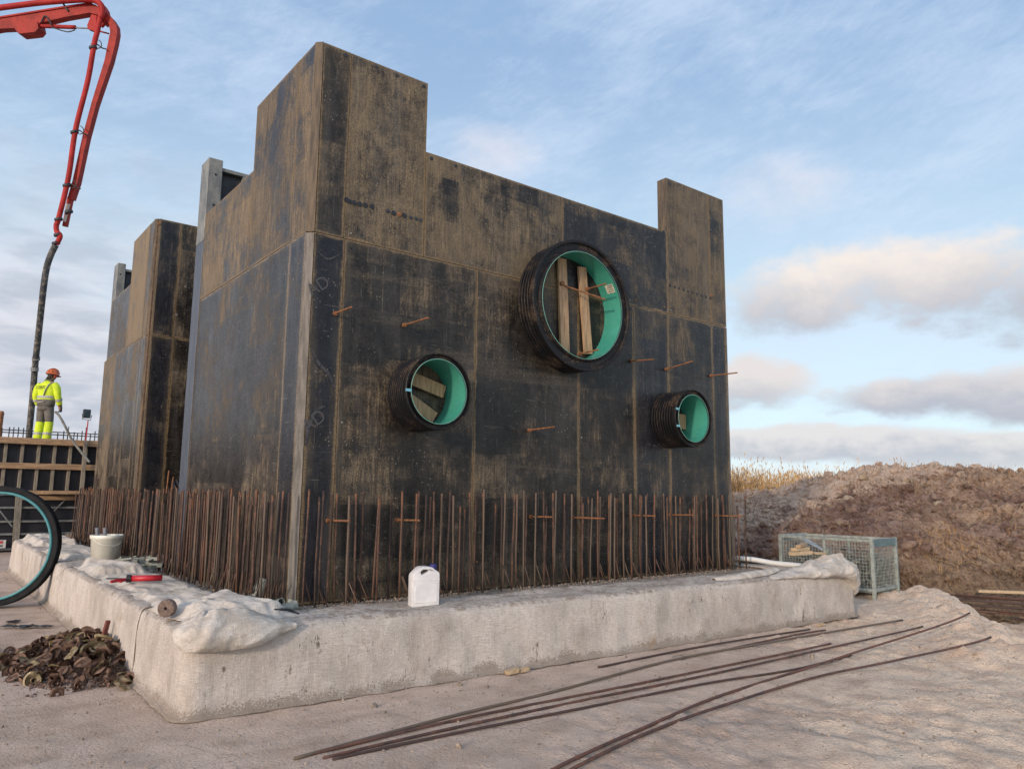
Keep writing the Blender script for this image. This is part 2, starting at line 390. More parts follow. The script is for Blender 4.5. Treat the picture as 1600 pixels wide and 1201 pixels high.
def m_ground():
    mt,g=newmat('dusty_ground'); P=g.tc(); x,y,z=g.sep(P)
    big=g.noise(P,0.5,5,0.6); n=g.noise(P,3.0,6,0.65,0.3); st=g.noise(g.scale(P,0.7,4,1),1.2,5,0.65); f=g.noise(P,42,4,0.7); ff=g.noise(P,150,2,0.7)
    # bright loose sand to the right/front, trampled grey slab elsewhere
    k=(x*0.42-y*0.85-3.55+(big-0.5)*3.2+(n-0.5)*1.5)
    sm=k.ramp(-0.4,0.9)
    conc=g.mix((big*0.35+n*0.4+st*0.25).ramp(0.36,0.64),(0.43,0.325,0.255),(0.70,0.56,0.465))
    sand=g.mix((n*0.6+f*0.4).ramp(0.38,0.62),(0.58,0.44,0.335),(0.82,0.67,0.52))
    c=g.mix(sm,conc,sand)
    c=g.mix((f*0.6+n*0.4).ramp(0.55,0.66)*0.6,c,(0.15,0.115,0.095))
    c=g.mix(ff.ramp(0.56,0.66)*0.5,c,(0.62,0.54,0.46))
    c=g.mix(g.noise(P,90,2,0.8).ramp(0.60,0.68)*0.5,c,(0.11,0.085,0.07))
    crk=g.vor(g.scale(P,1,1,1),2.6,'DISTANCE_TO_EDGE').ramp(0.022,0.0)*g.noise(P,1.1,3).ramp(0.5,0.6)*(1.0-sm)
    c=g.mix(crk*0.5,c,(0.16,0.12,0.10))
    c=g.mix((n*0.5+st*0.5).ramp(0.56,0.68)*0.30,c,(0.24,0.185,0.145))
    far=(y*0.787+x*0.617).ramp(9,14)
    c=g.mix(far*(n).ramp(0.4,0.6),c,(0.15,0.115,0.085))
    h=f*0.6+ff*0.3+n*0.35+g.vor(P,30).ramp(0.0,0.5)*0.2+g.noise(P,13,4,0.7)*0.4
    g.out(c,0.95,0,g.bump(h,0.034,1.0),0.12); return mt
M_GROUND=m_ground()
def m_heap():
    mt,g=newmat('spoil_soil'); P=g.tc(); x,y,z=g.sep(P)
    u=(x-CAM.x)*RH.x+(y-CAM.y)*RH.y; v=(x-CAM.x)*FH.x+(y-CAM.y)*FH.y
    big=g.noise(P,0.33,5,0.6); n=g.noise(P,1.5,6,0.7,0.5); f=g.noise(P,9,5,0.75); lay=g.noise(g.scale(P,0.6,0.6,5),1.2,4,0.6)
    c=g.mix((n*0.55+f*0.45).ramp(0.38,0.62),(0.185,0.112,0.090),(0.47,0.335,0.27))
    warm=g.mix((n*0.4+f*0.6).ramp(0.38,0.62),(0.29,0.19,0.13),(0.66,0.48,0.34))
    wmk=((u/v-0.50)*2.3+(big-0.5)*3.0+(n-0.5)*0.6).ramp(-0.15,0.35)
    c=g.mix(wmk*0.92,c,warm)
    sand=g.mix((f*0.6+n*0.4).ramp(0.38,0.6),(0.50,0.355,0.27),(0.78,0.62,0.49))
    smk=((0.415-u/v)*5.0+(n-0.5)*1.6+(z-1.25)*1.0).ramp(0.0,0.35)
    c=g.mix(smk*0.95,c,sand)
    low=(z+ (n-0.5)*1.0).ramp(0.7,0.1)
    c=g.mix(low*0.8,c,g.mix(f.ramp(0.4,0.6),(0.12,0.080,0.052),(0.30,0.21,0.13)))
    c=g.mix((f).ramp(0.57,0.66)*0.6,c,(0.05,0.035,0.027))
    c=g.mix(g.noise(P,22,3,0.7).ramp(0.60,0.70)*0.45,c,(0.36,0.28,0.20))
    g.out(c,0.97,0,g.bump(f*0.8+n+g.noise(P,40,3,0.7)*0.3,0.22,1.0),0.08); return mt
M_HEAP=m_heap()
def m_reed():
    mt,g=newmat('dry_reed'); r=g.island(); 
    _,_,z=g.sep(g.tc()); 
    c=g.mix(r,(0.34,0.20,0.075),(0.56,0.37,0.16)); c=g.mix((r*13.0).fn('FRACT').gt(0.75)*0.6,c,(0.16,0.10,0.05))
    g.out(c,0.9); return mt
M_REED=m_reed()
def plain(name,c,rough=0.6,metal=0.0,spec=None):
    mt,g=newmat(name); g.out(c,rough,metal,None,spec); return mt
M_CONC=simple('raw_concrete',(0.34,0.30,0.255),(0.19,0.16,0.13),0.9,9,bd=0.02)

# ---------------------------------------------------------------- ground
def gheight(x,y):
    k=x*0.42-y*0.85-3.55+fbm(x*0.5,y*0.5,3,2)*1.2
    sm=min(max((k+0.4)/1.3,0),1)
    h=fbm(x*0.7,y*0.7,0,3)*0.008+fbm(x*4,y*4,1,3)*0.006+0.004*(0.3-abs(mn.noise(Vector((x*9,y*9,2)))))
    if sm>0:
        h+=sm*(fbm(x*0.9,y*0.9,5,2)*0.03+fbm(x*3.3,y*3.3,7,4,2.2,0.65)*0.030-0.01)
        h+=sm*(0.035*(0.35-abs(mn.noise(Vector((x*5,y*5,4)))))+0.022*(0.3-abs(mn.noise(Vector((x*11,y*11,9))))))
    # berm and drop into the trench on the right
    u=(x-CAM.x)*RH.x+(y-CAM.y)*RH.y; v=(x-CAM.x)*FH.x+(y-CAM.y)*FH.y
    ue=float(np.interp(v,[5,7.7,8.9,10.5,11.5,12.6],[6.2,5.35,5.75,6.2,6.7,7.0]))+fbm(x*1.1,y*1.1,9,3)*0.25
    t=max(u-ue, (v-12.8+fbm(x*1.3,y*1.3,4,2)*0.2) if u>5.2 else -9)
    if u>4.2 and t>-1.6:
        h+=0.13*math.exp(-((t+0.45)/0.42)**2)*(0.8+0.7*fbm(x*2.3,y*2.3,2,3))+0.05*math.exp(-((t+0.3)/0.4)**2)*fbm(x*6,y*6,2,3)
        if t>0: h-=0.45*min(1,t/0.5)
    return h
def axis(lo,hi,step,far,fs):
    a=list(np.arange(lo,hi+1e-6,step)); s=step; x=a[-1]
    while x<far: s*=fs; x+=s; a.append(x)
    s=step; x=a[0]; b=[]
    while x>-far: s*=fs; x-=s; b.append(x)
    return b[::-1]+a
def gridmesh(name,xs,ys,fn,mt,kind='structure'):
    nx,ny=len(xs),len(ys); V=np.zeros((nx*ny,3),np.float32)
    i=0
    for y in ys:
        for x in xs: V[i]=fn(x,y); i+=1
    idx=np.arange(nx*ny).reshape(ny,nx)
    Fc=np.stack([idx[:-1,:-1],idx[:-1,1:],idx[1:,1:],idx[1:,:-1]],-1).reshape(-1,4)
    me=bpy.data.meshes.new(name); me.vertices.add(len(V)); me.vertices.foreach_set('co',V.ravel())
    me.loops.add(Fc.size); me.loops.foreach_set('vertex_index',Fc.ravel().astype(np.int32))
    me.polygons.add(len(Fc)); me.polygons.foreach_set('loop_start',(np.arange(len(Fc))*4).astype(np.int32)); me.polygons.foreach_set('loop_total',np.full(len(Fc),4,np.int32))
    me.polygons.foreach_set('use_smooth',np.ones(len(Fc),bool)); me.update(calc_edges=True)
    o=link(name,me,mt); 
    if kind: o['kind']=kind
    return o
def gfn(x,y):
    far=max(abs(x-3),abs(y-3))
    return (x,y,gheight(x,y) if far<25 else 0.0)
xs=axis(-4.2,12.0,0.036,900,1.16); ys=axis(-6.2,3.0,0.036,900,1.16)
gridmesh('ground',xs,ys,gfn,M_GROUND)

# spoil heap terrain beyond the trench
def interp(x,xp,fp): return float(np.interp(x,xp,fp))
def heap_h(u,v):
    b=u/max(v,1)                      # bearing from the site entrance
    uu=u+fbm(u*0.4,v*0.4,2,2)*0.9; vv=v+fbm(u*0.35,v*0.35,8,3)*1.3
    vv+=max(0,0.45-b)*2.2*(1 if v<18 else 0)
    base=interp(vv,[12.6,13.1,14.0,15.2,16.5,18.3,19.6,21.3,23.0,25.0,28.0,32.0],[-0.6,-0.05,0.45,0.95,1.18,1.22,1.55,2.1,2.35,2.1,1.0,0.3])
    cr=interp(uu/max(v,1),[0.15,0.30,0.36,0.41,0.45,0.50,0.56,0.64,0.75,1.0],[0.55,0.60,0.68,0.82,0.98,0.94,0.98,0.95,0.92,0.9])
    if base>1.15: base=1.15+(base-1.15)*1.0; 
    hi=max(0,base-1.1); h=min(base,1.1)*(0.9+0.1*cr)+hi*(cr*1.9-0.85)
    n=fbm(u*0.55,v*0.55,4,2)*0.20+(0.3-abs(mn.noise(Vector((u*1.5,v*1.5,7)))))*0.28+fbm(u*1.9,v*1.9,6,3,2.2,0.6)*0.13+abs(mn.noise(Vector((u*4.5,v*4.5,1))))*0.10+fbm(u*7,v*7,3,2)*0.05
    amp=interp(v,[12.6,13.5,16,30,32],[0.3,0.8,1,1,0.3])
    return h+n*amp
us=list(np.arange(1.0,26.0,0.075)); vs=list(np.arange(12.6,32.0,0.075))
def hfn(u,v):
    p=UV(u,v); return (p.x,p.y,heap_h(u,v))
gridmesh('spoil_heap_terrain',us,vs,hfn,M_HEAP)

# ---------------------------------------------------------------- foundation slab and its geotextile cover
SZ=0.56
slab=bmesh.new(); box(slab,-1.04,7.19,-0.88,10.7,-0.05,SZ-0.012)
o=obj('foundation_slab',slab,M_CONC); tag(o,'pale concrete foundation slab under the whole black formwork','slab')
X0,X1,Y1s=-1.09,7.25,10.8
def fronty(x): return -0.93-(x-X0)*0.038
RC=0.085
def contour(s,dn,lo,hi):
    """s in path metres (0 = front-left corner, positive along the front, negative along the left), dn inward offset"""
    r=max(RC-dn,0.012)
    cx,cy=X0+dn,fronty(X0)+dn
    if s>=0:
        L=X1-X0-2*RC
        if s<=L:
            t=s/L; xa=cx+r; xb=X1-dn-r; x=xa+(xb-xa)*t; return Vector((x,fronty(x)+dn,0))
        q=(s-L)
        if q<=0.16:
            a=q/0.16*PI/2; return Vector((X1-dn-r+r*math.sin(a),fronty(X1)+dn+r-r*math.cos(a),0))
        return Vector((X1-dn,fronty(X1)+max(dn+r,RC)+(q-0.16),0))
    if s>=-0.16:
        a=-s/0.16*PI/2; return Vector((cx+r-r*math.sin(a),cy+r-r*math.cos(a),0))
    t=(-s-0.16)
    y=cy+r+t*(1-(dn)/11.0); return Vector((X0+dn,y,0))
def sheet(label,s0,s1,off,seed,bulge=0.0,inward=0.75,zlo=0.0,ns=None):
    bm=bmesh.new(); L=abs(s1-s0); ns=int(L/0.035)+2
    prof=[(-0.075,zlo+0.004),(-0.05,zlo+0.012),(-0.018,0.05)]+[(-0.018+0.02*k/9,0.05+0.44*k/9) for k in range(1,9)]
    prof+=[(0.006,0.522),(0.018,0.546),(0.038,0.558),(0.07,SZ+0.002)]+[(0.07+(inward-0.07)*k/16,SZ+0.003) for k in range(1,17)]
    rows=[]
    for i in range(ns):
        s=s0+(s1-s0)*i/(ns-1); row=[]
        for j,(dn,z) in enumerate(prof):
            p=contour(s,dn,0,0); 
            fold=fbm(s*1.1+seed,z*0.6,seed,2)*0.015+fbm(s*5+seed,z*2.0+dn*4,seed,3)*0.007+0.010*(1-2*abs(mn.noise(Vector((s*2.3+z*1.3,z*2.6-s*0.6,seed)))))
            hang=1 if z<0.5 else 0.4
            pin=contour(s,dn+0.05,0,0); nrm=(p-pin); nrm.z=0; nrm=nrm.normalized() if nrm.length>1e-5 else Vector((-1,0,0))
            tp=min(1,max(0,(z-0.50)/0.05))
            d=off+fold*(1-tp)*hang*min(1,z/0.1+0.35)
            edge=0.010*math.exp(-((min(abs(s-s0),abs(s-s1)))/0.05)**2)*abs(off)*60
            zz=z+tp*(off*0.6+fbm(s*2.2,dn*6,seed+4,4)*0.016+0.006)
            if j==len(prof)-1: zz-=0.012
            if j==0: d=off+fbm(s*4,0,seed,3)*0.03
            row.append(bm.verts.new(Vector((p.x,p.y,zz))+nrm*(d+edge*0.2)))
        rows.append(row)
    for a,b in zip(rows,rows[1:]):
        for k in range(len(prof)-1): bm.faces.new((a[k],a[k+1],b[k+1],b[k]) if s1>s0 else (a[k],b[k],b[k+1],a[k+1]))
    o=obj('geotextile_sheet',bm,M_FAB,None,True); tag(o,label,'geotextile','geotextile sheets draped over the slab edge')
    sm=o.modifiers.new('thick','SOLIDIFY'); sm.thickness=0.006; sm.offset=-1
    return o
sheet('long dirty white geotextile sheet over the front slab edge and its corners',-1.50,9.3,0.006,1.0,inward=0.62)
sheet('grey geotextile sheet on the left slab edge beside the rusty plate pile',-3.3,-1.42,0.013,7.0)
sheet('grey geotextile sheet on the left slab edge next to the red caulking gun',-5.6,-3.22,0.006,12.0)
sheet('pale geotextile sheet on the left slab edge under the white bucket',-7.9,-5.5,0.013,17.0)
sheet('farthest pale geotextile sheet on the left slab edge behind the pipe ring',-11.6,-7.8,0.006,23.0)

# ---------------------------------------------------------------- formwork blocks
def panel(parent,p0,p1,z0,z1,n,wear=0.5,tan=0.0,band=0.0,th=0.021,name='form_panel',poly=None):
    """upright sheet from p0 to p1 (xy), outward normal n; front surface on the p0-p1 line"""
    p0=Vector((p0[0],p0[1],0)); p1=Vector((p1[0],p1[1],0)); n=Vector((n[0],n[1],0)); L=(p1-p0).length; t=(p1-p0).normalized()
    gsp=0.003; bm=bmesh.new(); uvl=bm.loops.layers.uv.new('UVMap')
    jit=random.uniform(-0.002,0.002)
    def P(u,v,d): return p0+t*u+n*(d+jit)+Vector((0,0,z0+v))
    H=z1-z0; c=[(gsp,gsp),(L-gsp,gsp),(L-gsp,H-gsp),(gsp,H-gsp)]
    fr=[bm.verts.new(P(u,v,0)) for u,v in c]; bk=[bm.verts.new(P(u,v,-th)) for u,v in c]
    def fc(vs,uvs):
        f=bm.faces.new(vs)
        for l,q in zip(f.loops,uvs): l[uvl].uv=q
    fc(fr,c); fc(list(reversed(bk)),list(reversed(c)))
    for i in range(4):
        j=(i+1)%4; fc([fr[j],fr[i],bk[i],bk[j]],[c[j],c[i],c[i],c[j]])
    bmesh.ops.recalc_face_normals(bm,faces=bm.faces)
    o=obj(name,bm,M_PANEL,parent); o['wear']=wear; o['tan']=tan; o['band']=band; o['pw']=L; o['ph']=H
    return o
def backing(parent,x0,x1,y0,y1,z0,z1,mt=None,name='frame'):
    bm=bmesh.new(); box(bm,x0,x1,y0,y1,z0,z1); return obj(name,bm,mt or M_SEAM,parent)
ZJ=3.96; ZM=5.11; ZT=5.88
def left_face(b,y0,y1,yt,seams_lo,seams_up,wl,wu,strip=0.06):
    ys=[y0+strip]+seams_lo+[y1]
    for a,c,wv in zip(ys,ys[1:],wl): panel(b,(0,c),(0,a),SZ,ZJ,(-1,0),*wv)
    ys=[y0+strip]+seams_up+[y1]
    for a,c,wv in zip(ys,ys[1:],wu): panel(b,(0,c),(0,a),ZJ,ZT if c<=yt+0.01 else ZM,(-1,0),*wv)
A=thing('main_formwork','big black plywood formwork with three pipe ends on its front face','formwork',(0,0,0))
# front face
for x0,x1,wv in ((0.06,0.37,(0.12,0.0,0)),(0.37,1.93,(0.31,0.12,0.75)),(1.93,3.44,(0.29,0.06,0.6)),(3.44,4.41,(0.25,0.05,0.3)),(4.41,5.08,(0.04,0.0,0)),(5.08,6.03,(0.22,0.0,0)),(6.03,6.345,(0.05,0,0))):
    panel(A,(x0,0),(x1,0),SZ,ZJ,(0,-1),*wv)
for x0,x1,zt,wv in ((0.06,0.355,ZT,(0.30,0.05,0)),(0.355,1.25,ZT,(0.88,0.10,0.2)),(1.25,3.18,ZM,(0.74,0.10,0.0)),(3.18,5.10,ZM,(0.20,0.0,0.3)),(5.10,6.03,ZT+0.01,(0.74,0.02,0)),(6.03,6.375,ZT+0.01,(0.72,0.05,0))):
    panel(A,(x0,0),(x1,0),ZJ,zt,(0,-1),*wv)
left_face(A,0,3.42,1.66,[0.44],[0.44,1.66],[(0.10,0.05,0),(0.30,0.10,0)],[(0.66,0.25,0),(0.66,0.05,0),(0.70,0.3,0)])
# chamfer strips on the corner
def corner_strip(b,x,y,z0,z1,mt,wd=0.055):
    bm=bmesh.new(); prism(bm,[Vector((x+wd,y-0.004,z0)),Vector((x-0.004,y+wd,z0)),Vector((x+0.012,y+wd,z0)),Vector((x+wd,y+0.012,z0))],Vector((0,0,z1-z0)))
    bmesh.ops.recalc_face_normals(bm,faces=bm.faces); return obj('corner_strip',bm,mt,b)
corner_strip(A,0,0,SZ+0.002,ZJ-0.01,M_STRIP); corner_strip(A,0,0,ZJ,ZT,M_STRIPB)
# blue-grey steel edge frame at the far end of the left face
def end_frame(b,y0,z1=5.9,dep=0.33,wx=0.17,x0=-0.012):
    bm=bmesh.new(); box(bm,x0,wx,y0,y0+dep,ZM-0.35,z1,0.006)
    fr=obj('edge_frame',bm,M_GSTEEL,b)
    bm=bmesh.new(); box(bm,x0+0.003,wx-0.003,y0+0.003,y0+dep-0.003,SZ,ZM-0.351,0.004); obj('edge_frame',bm,M_BSTEEL,b)
    hb=bmesh.new()
    for k in range(12):
        z=z1-0.22-k*0.42
        if z<SZ+0.1: break
        lathe(hb,[(0.0001,-0.002),(0.016,-0.002),(0.016,0.004),(0.0001,0.004)],10,'y',(0.085,y0-0.001,z))
    obj('tie_hole',hb,M_BLACKP,fr)
    # ribbed rear side of the end panel running to the right
    bm=bmesh.new(); box(bm,wx,6.2,y0+0.10,y0+0.13,SZ,z1-0.1); obj('end_panel',bm,M_DSTEEL,b)
    rb=bmesh.new()
    for k in range(9):
        x=wx+0.28+k*0.62
        if x<6.1: box(rb,x,x+0.07,y0+0.012,y0+0.10,SZ,z1-0.145)
    for z in (z1-0.14,z1-0.62,z1-1.4,z1-2.3,z1-3.2,z1-4.1): box(rb,wx,6.2,y0+0.02,y0+0.097,z,z+0.045)
    obj('rib',rb,M_GSTEEL,b)
end_frame(A,3.42)
# steel frames behind the sheets, right side and rear
for x0,x1,z1 in ((0.03,1.245,ZT-0.004),(1.255,5.095,ZM-0.004),(5.105,6.37,ZT-0.004)):
    backing(A,x0,x1,0.024,0.15,SZ,z1)
backing(A,0.024,0.15,0.155,1.655,SZ,ZT-0.004); backing(A,0.024,0.15,1.66,3.415,SZ,ZM-0.004)
backing(A,6.215,6.335,0.155,3.9,SZ,ZJ,M_DSTEEL)
# side and rear faces of the left tower and edge boards of the right tower
panel(A,(1.252,0.155),(1.252,1.655),ZM-0.3,ZT,(1,0),0.5)
panel(A,(0.155,1.661),(1.245,1.661),ZM-0.3,ZT,(0,1),0.5)
eb=bmesh.new(); box(eb,5.088,5.1,0.0,0.15,ZM-0.01,ZT); obj('edge_board',eb,M_STRIPB,A)
eb=bmesh.new(); box(eb,6.348,6.372,-0.004,0.15,SZ,ZJ-0.01); obj('edge_board',eb,M_STRIP,A)
# tie plugs along the towers
def plugs(b,pts):
    for i,(px,py,dark) in enumerate(pts):
        p=onY(px,py,0.0); r=0.026 if dark<2 else 0.020; bm=bmesh.new()
        lathe(bm,[(0.0001,-0.006),(r*0.5,-0.006),(r,-0.003),(r,0.002)],12,'y',(p.x,-0.001,p.z))
        obj('tie_plug',bm,[M_BLACKP,M_TIE,M_DSTEEL][dark],b)
plugs(A,[(546,315,0),(553,317,0),(562,319,0),(571,321,0),(581,323,0),(606,330,2),(615,333,0),(624,335,1),(632,337,0),(642,340,2),(650,342,2),(657,344,2),(540,86,2),(541,312,0),(588,104,2),(620,118,2),(662,135,2),(674,248,2),(712,259,2),(1037,362,2)]
      +[(1047+7*k,446+2.2*k,2) for k in range(10)]+[(1112,462,1)])
for x_ in (0.43,1.87,1.99,3.38,3.50,4.35,4.47,5.02,5.15,5.97):
    for z_ in (3.90,4.03,0.85,2.2):
        if z_<3.95 and random.random()<0.25: continue
        if (x_-3.253)**2+(z_-3.72)**2<0.7: continue
        bm=bmesh.new(); zz_=z_+random.uniform(-0.02,0.02); xx_=x_+random.uniform(-0.01,0.01); lathe(bm,[(0.0001,-0.004),(0.009,-0.004),(0.012,0.002)],8,'y',(xx_,-0.001,zz_)); obj('screw_head',bm,random.choice([M_TIE,M_BLACKP,M_GSTEEL]),A)
# tie bars sticking out of the sheets, running straight out of the wall
def tiebar(b,px0,py0,px1,py1,Y0=0.0,r=0.009,mt=None):
    p=onY(px0,py0,Y0); e=onX(px1,py1,p.x); y=max(min(e.y,-0.12),-0.75)
    bm=bmesh.new(); tube(bm,[(p.x,Y0+0.01,p.z),(p.x,y,p.z+(e.z-p.z)*0.5)],r,8)
    for k in (0.03,): lathe(bm,[(0.0001,-0.03),(0.022,-0.03),(0.022,0.0),(0.0001,0.0)],8,'y',(p.x,Y0,p.z))
    return obj('tie_bar',bm,mt or M_TIE,b)
for q in ((523,490,549,480),(631,508,669,497),(826,672,866,665),(985,564,1022,565),(1040,577,1082,558),(1110,587,1152,583),
          (512,813,546,811),(620,812,655,811),(828,807,862,806),(893,808,944,809),(990,805,1024,805),(1046,804,1083,803),(1117,805,1160,806)): tiebar(A,*q)
for q in ((877,443,946,468),(917,452,947,443),(905,553,935,546)):
    p=onY(q[0],q[1],-0.06)
    if q[3]>q[1]: e=onY(q[2],q[3],-0.30)
    else: e=onX(q[2],q[3],p.x); e.y=max(e.y,-0.42)
    bm=bmesh.new(); tube(bm,[p+Vector((0,0.03,0)),e],0.010,8)
    lathe(bm,[(0.0001,-0.03),(0.026,-0.03),(0.026,0.0),(0.0001,0.0)],8,'y',p); obj('tie_bar',bm,M_TIE,A)
# faint lettering and swoosh printed on the film of the corner sheet
M_PRINT=plain('faded_print',(0.062,0.062,0.068),0.7)
def upright(x,z,rot,y=-0.0045): return Matrix.Translation((x,y,z))@Matrix.Rotation(R(90),4,'X')@Matrix.Rotation(rot,4,'Z')
for (px,py) in ((494,447),(487,658)):
    p=onY(px,py,0); text_part('lettering','AD',0.17,M_PRINT,A,upright(p.x+0.02,p.z,R(38)),0.0003)
def swoosh(b,pts,wd=0.035,y=-0.0045):
    bm=bmesh.new(); P_=smoothpath([Vector((x,y,z)) for x,z in pts],7); n=len(P_); prev=None
    for i,p in enumerate(P_):
        t=(P_[min(i+1,n-1)]-P_[max(i-1,0)]).normalized(); s=Vector((-t.z,0,t.x)); wv=wd*math.sin(PI*(i+0.4)/(n+0.4))**0.7*0.5
        a=bm.verts.new(p+s*wv); c=bm.verts.new(p-s*wv)
        if prev: bm.faces.new((prev[0],a,c,prev[1]))
        prev=(a,c)
    obj('printed_swoosh',bm,M_SWO,b)
M_SWO=simple('faded_print_sweep',(0.062,0.060,0.062),(0.014,0.014,0.020),0.6,40)
swoosh(A,[(0.075,2.86),(0.16,2.72),(0.27,2.62),(0.33,2.50)]); swoosh(A,[(0.25,2.33),(0.15,2.27),(0.09,2.10),(0.075,1.95)])
swoosh(A,[(0.09,3.78),(0.2,3.72),(0.33,3.80)],0.02)

# second block behind
B=thing('rear_formwork','second black plywood formwork behind, beyond the recess with the pipe','formwork',(0,6.25,0))
def shiftpanels(fn): pass
C2=thing  # keep name
Bo=Vector((0,6.25,0))
def bpanel(p0,p1,z0,z1,n,*wv): return panel(B,(p0[0],p0[1]-6.25),(p1[0],p1[1]-6.25),z0,z1,n,*wv)
for x0,x1,wv in ((0.06,0.40,(0.04,0,0)),(0.40,1.7,(0.30,0.1,0)),(1.7,3.2,(0.4,0.05,0.3)),(3.2,4.7,(0.35,0.05,0.3)),(4.7,6.2,(0.4,0.05,0.3))):
    bpanel((x0,6.25),(x1,6.25),SZ,ZJ,(0,-1),*wv)
for x0,x1,zt,wv in ((0.06,0.385,ZT,(0.10,0,0)),(0.385,1.25,ZT,(0.55,0.1,0)),(1.25,3.7,ZM,(0.6,0.1,0.2)),(3.7,6.2,ZM,(0.4,0.1,0.2))):
    bpanel((x0,6.25),(x1,6.25),ZJ,zt,(0,-1),*wv)
ysl=[6.33,6.55,6.75,7.5,8.55,9.64]
for a,c,wv in zip(ysl,ysl[1:],((0.30,0.1,0),(0.30,0.1,0),(0.34,0.15,0),(0.36,0.2,0),(0.62,0.3,0))): bpanel((0,c),(0,a),SZ,ZJ,(-1,0),*wv)
ysu=[6.33,6.6,7.8,9.40]
for a,c,zt,wv in zip(ysu,ysu[1:],(ZT,ZT,ZM),((0.6,0.35,0),(0.85,0.5,0),(0.42,0.1,0))): bpanel((0,c),(0,a),ZJ,zt,(-1,0),*wv)
corner_strip(B,0,0,SZ+0.002,ZJ-0.01,M_STRIPB,0.08); corner_strip(B,0,0,ZJ,ZT,M_STRIPB,0.08)
end_frame(B,3.05,5.86,0.33,0.17,0.028)
for x0,x1,z1 in ((0.03,1.245,ZT-0.004),(1.255,6.2,ZM-0.004)): backing(B,x0,x1,0.024,0.15,SZ,z1)
backing(B,0.024,0.15,0.155,1.545,SZ,ZT-0.004); backing(B,0.024,0.15,1.55,3.045,SZ,ZM-0.004)
panel(B,(1.252,0.155),(1.252,1.545),ZM-0.3,ZT,(1,0),0.5); panel(B,(0.155,1.551),(1.245,1.551),ZM-0.3,ZT,(0,1),0.5)
for px,py,k in ((249,350,2),(276,492,1),(290,448,1)):
    p=onY(px,py,6.25); bm=bmesh.new(); lathe(bm,[(0.0001,-0.006),(0.02,-0.004),(0.024,0.002)],10,'y',(p.x,-0.002,p.z)); obj('tie_plug',bm,M_STRIP if k==1 else M_TIE,B)
for px,y0_,y1_ in ((264,735,770),(271,745,770)):
    a=onY(px,y0_,6.15); c=onY(px-4,y1_,6.15); bm=bmesh.new(); tube(bm,[a-Bo,c-Bo],0.012,6); obj('tie_bar',bm,M_TIE,B)

# ---------------------------------------------------------------- corrugated pipe ends
def pipe(name,label,cx,cz,r,ri,p,bands,loc=None,rz=0.0,group=None,closed=True,y_in=0.0,lip=0.03):
    t=thing(name,label,'pipe',loc or (cx,0,cz),rz,group)
    pitch=p/bands
    prof=[]
    rr=r*0.985
    k=0; y=y_in
    while y>-p+0.055:
        prof+=[(rr-0.034,y),(rr-0.034,y-pitch*0.25),(rr-0.004,y-pitch*0.36),(rr,y-pitch*0.45),(rr,y-pitch*0.75),(rr-0.004,y-pitch*0.84),(rr-0.034,y-pitch*0.95)]; y-=pitch
    bm=bmesh.new(); lathe(bm,prof,72,'y'); 
    obj('corrugated_shell',bm,M_CORR,t,False)
    bm=bmesh.new(); lathe(bm,[(r-0.034,-p+0.055),(r-0.002,-p+0.05),(r,-p+0.045),(r,-p+0.006),(r-0.006,-p),(r-lip*0.45,-p),(r-lip*0.6,-p+0.012),(r-lip*0.6,-p+0.030),(ri+lip*0.45,-p+0.034),(ri+lip*0.3,-p+0.012),(ri+0.008,-p+0.004),(ri,-p+0.004),(ri,-p+0.02)],72,'y')
    obj('rim',bm,M_CORR,t,False)
    bm=bmesh.new(); lathe(bm,[(ri,-p+0.02),(ri-0.002,-p*0.5),(ri,y_in-0.001)],72,'y'); o=obj('liner',bm,M_TEAL,t,True)
    bm=bmesh.new(); lathe(bm,[(ri-0.001,-p+0.0025),(ri+0.004,-p+0.0015),(ri+0.004,-p+0.006),(ri-0.001,-p+0.012)],72,'y'); obj('liner_edge',bm,plain('pale_teal_edge',(0.16,0.40,0.33),0.5),t,True)
    return t
big=pipe('corrugated_pipe','largest black corrugated pipe end with teal lining, sticker and two upright planks',3.253,3.720,0.776,0.632,0.30,6,lip=0.075)
def plank(t,a,b,wd,th=0.03,mt=None):
    bm=bmesh.new(); a=Vector(a)-t.location; b=Vector(b)-t.location
    obox(bm,a,b,wd,th,up=Vector((0,1,0))); o=obj('plank',bm,mt or M_WOOD,t); return o
def clipcirc(t,px0,py0,px1,py1,ri,wd,Y=-0.04,margin=0.01):
    a=onY(px0,py0,Y); b=onY(px1,py1,Y); c=Vector((t.location.x,Y,t.location.z)); dd=(b-a).normalized(); m_=a+dd*(c-a).dot(dd); off=(m_-c).length+wd/2
    h=math.sqrt(max((ri-margin)**2-off*off,0.01)); plank(t,m_-dd*h,m_+dd*h,wd)
clipcirc(big,878,420,882,540,0.632,0.135); clipcirc(big,909,420,918,540,0.632,0.125)
# sticker on the lining
M_STK=simple('paper_sticker',(0.62,0.60,0.50),(0.42,0.40,0.33),0.6,25)
def on_liner(t,ri,a0,a1,y0,y1,name,mt,inset=0.004,n=8):
    bm=bmesh.new(); prev=None
    for k in range(n+1):
        a=a0+(a1-a0)*k/n; r_=ri-inset
        v0=bm.verts.new((r_*math.cos(a),y0,r_*math.sin(a))); v1=bm.verts.new((r_*math.cos(a),y1,r_*math.sin(a)))
        if prev: bm.faces.new((prev[0],v0,v1,prev[1]))
        prev=(v0,v1)
    return obj(name,bm,mt,t,True)
stk=on_liner(big,0.632,R(25),R(35),-0.25,-0.12,'sticker',M_STK)
M_INK=plain('sticker_ink',(0.12,0.12,0.11),0.7)
for k in range(4):
    o=on_liner(big,0.632,R(26.5+2.2*k),R(27.3+2.2*k),-0.235,-0.14-0.02*(k%2),'sticker_print',M_INK,0.0055,3); o.parent=stk
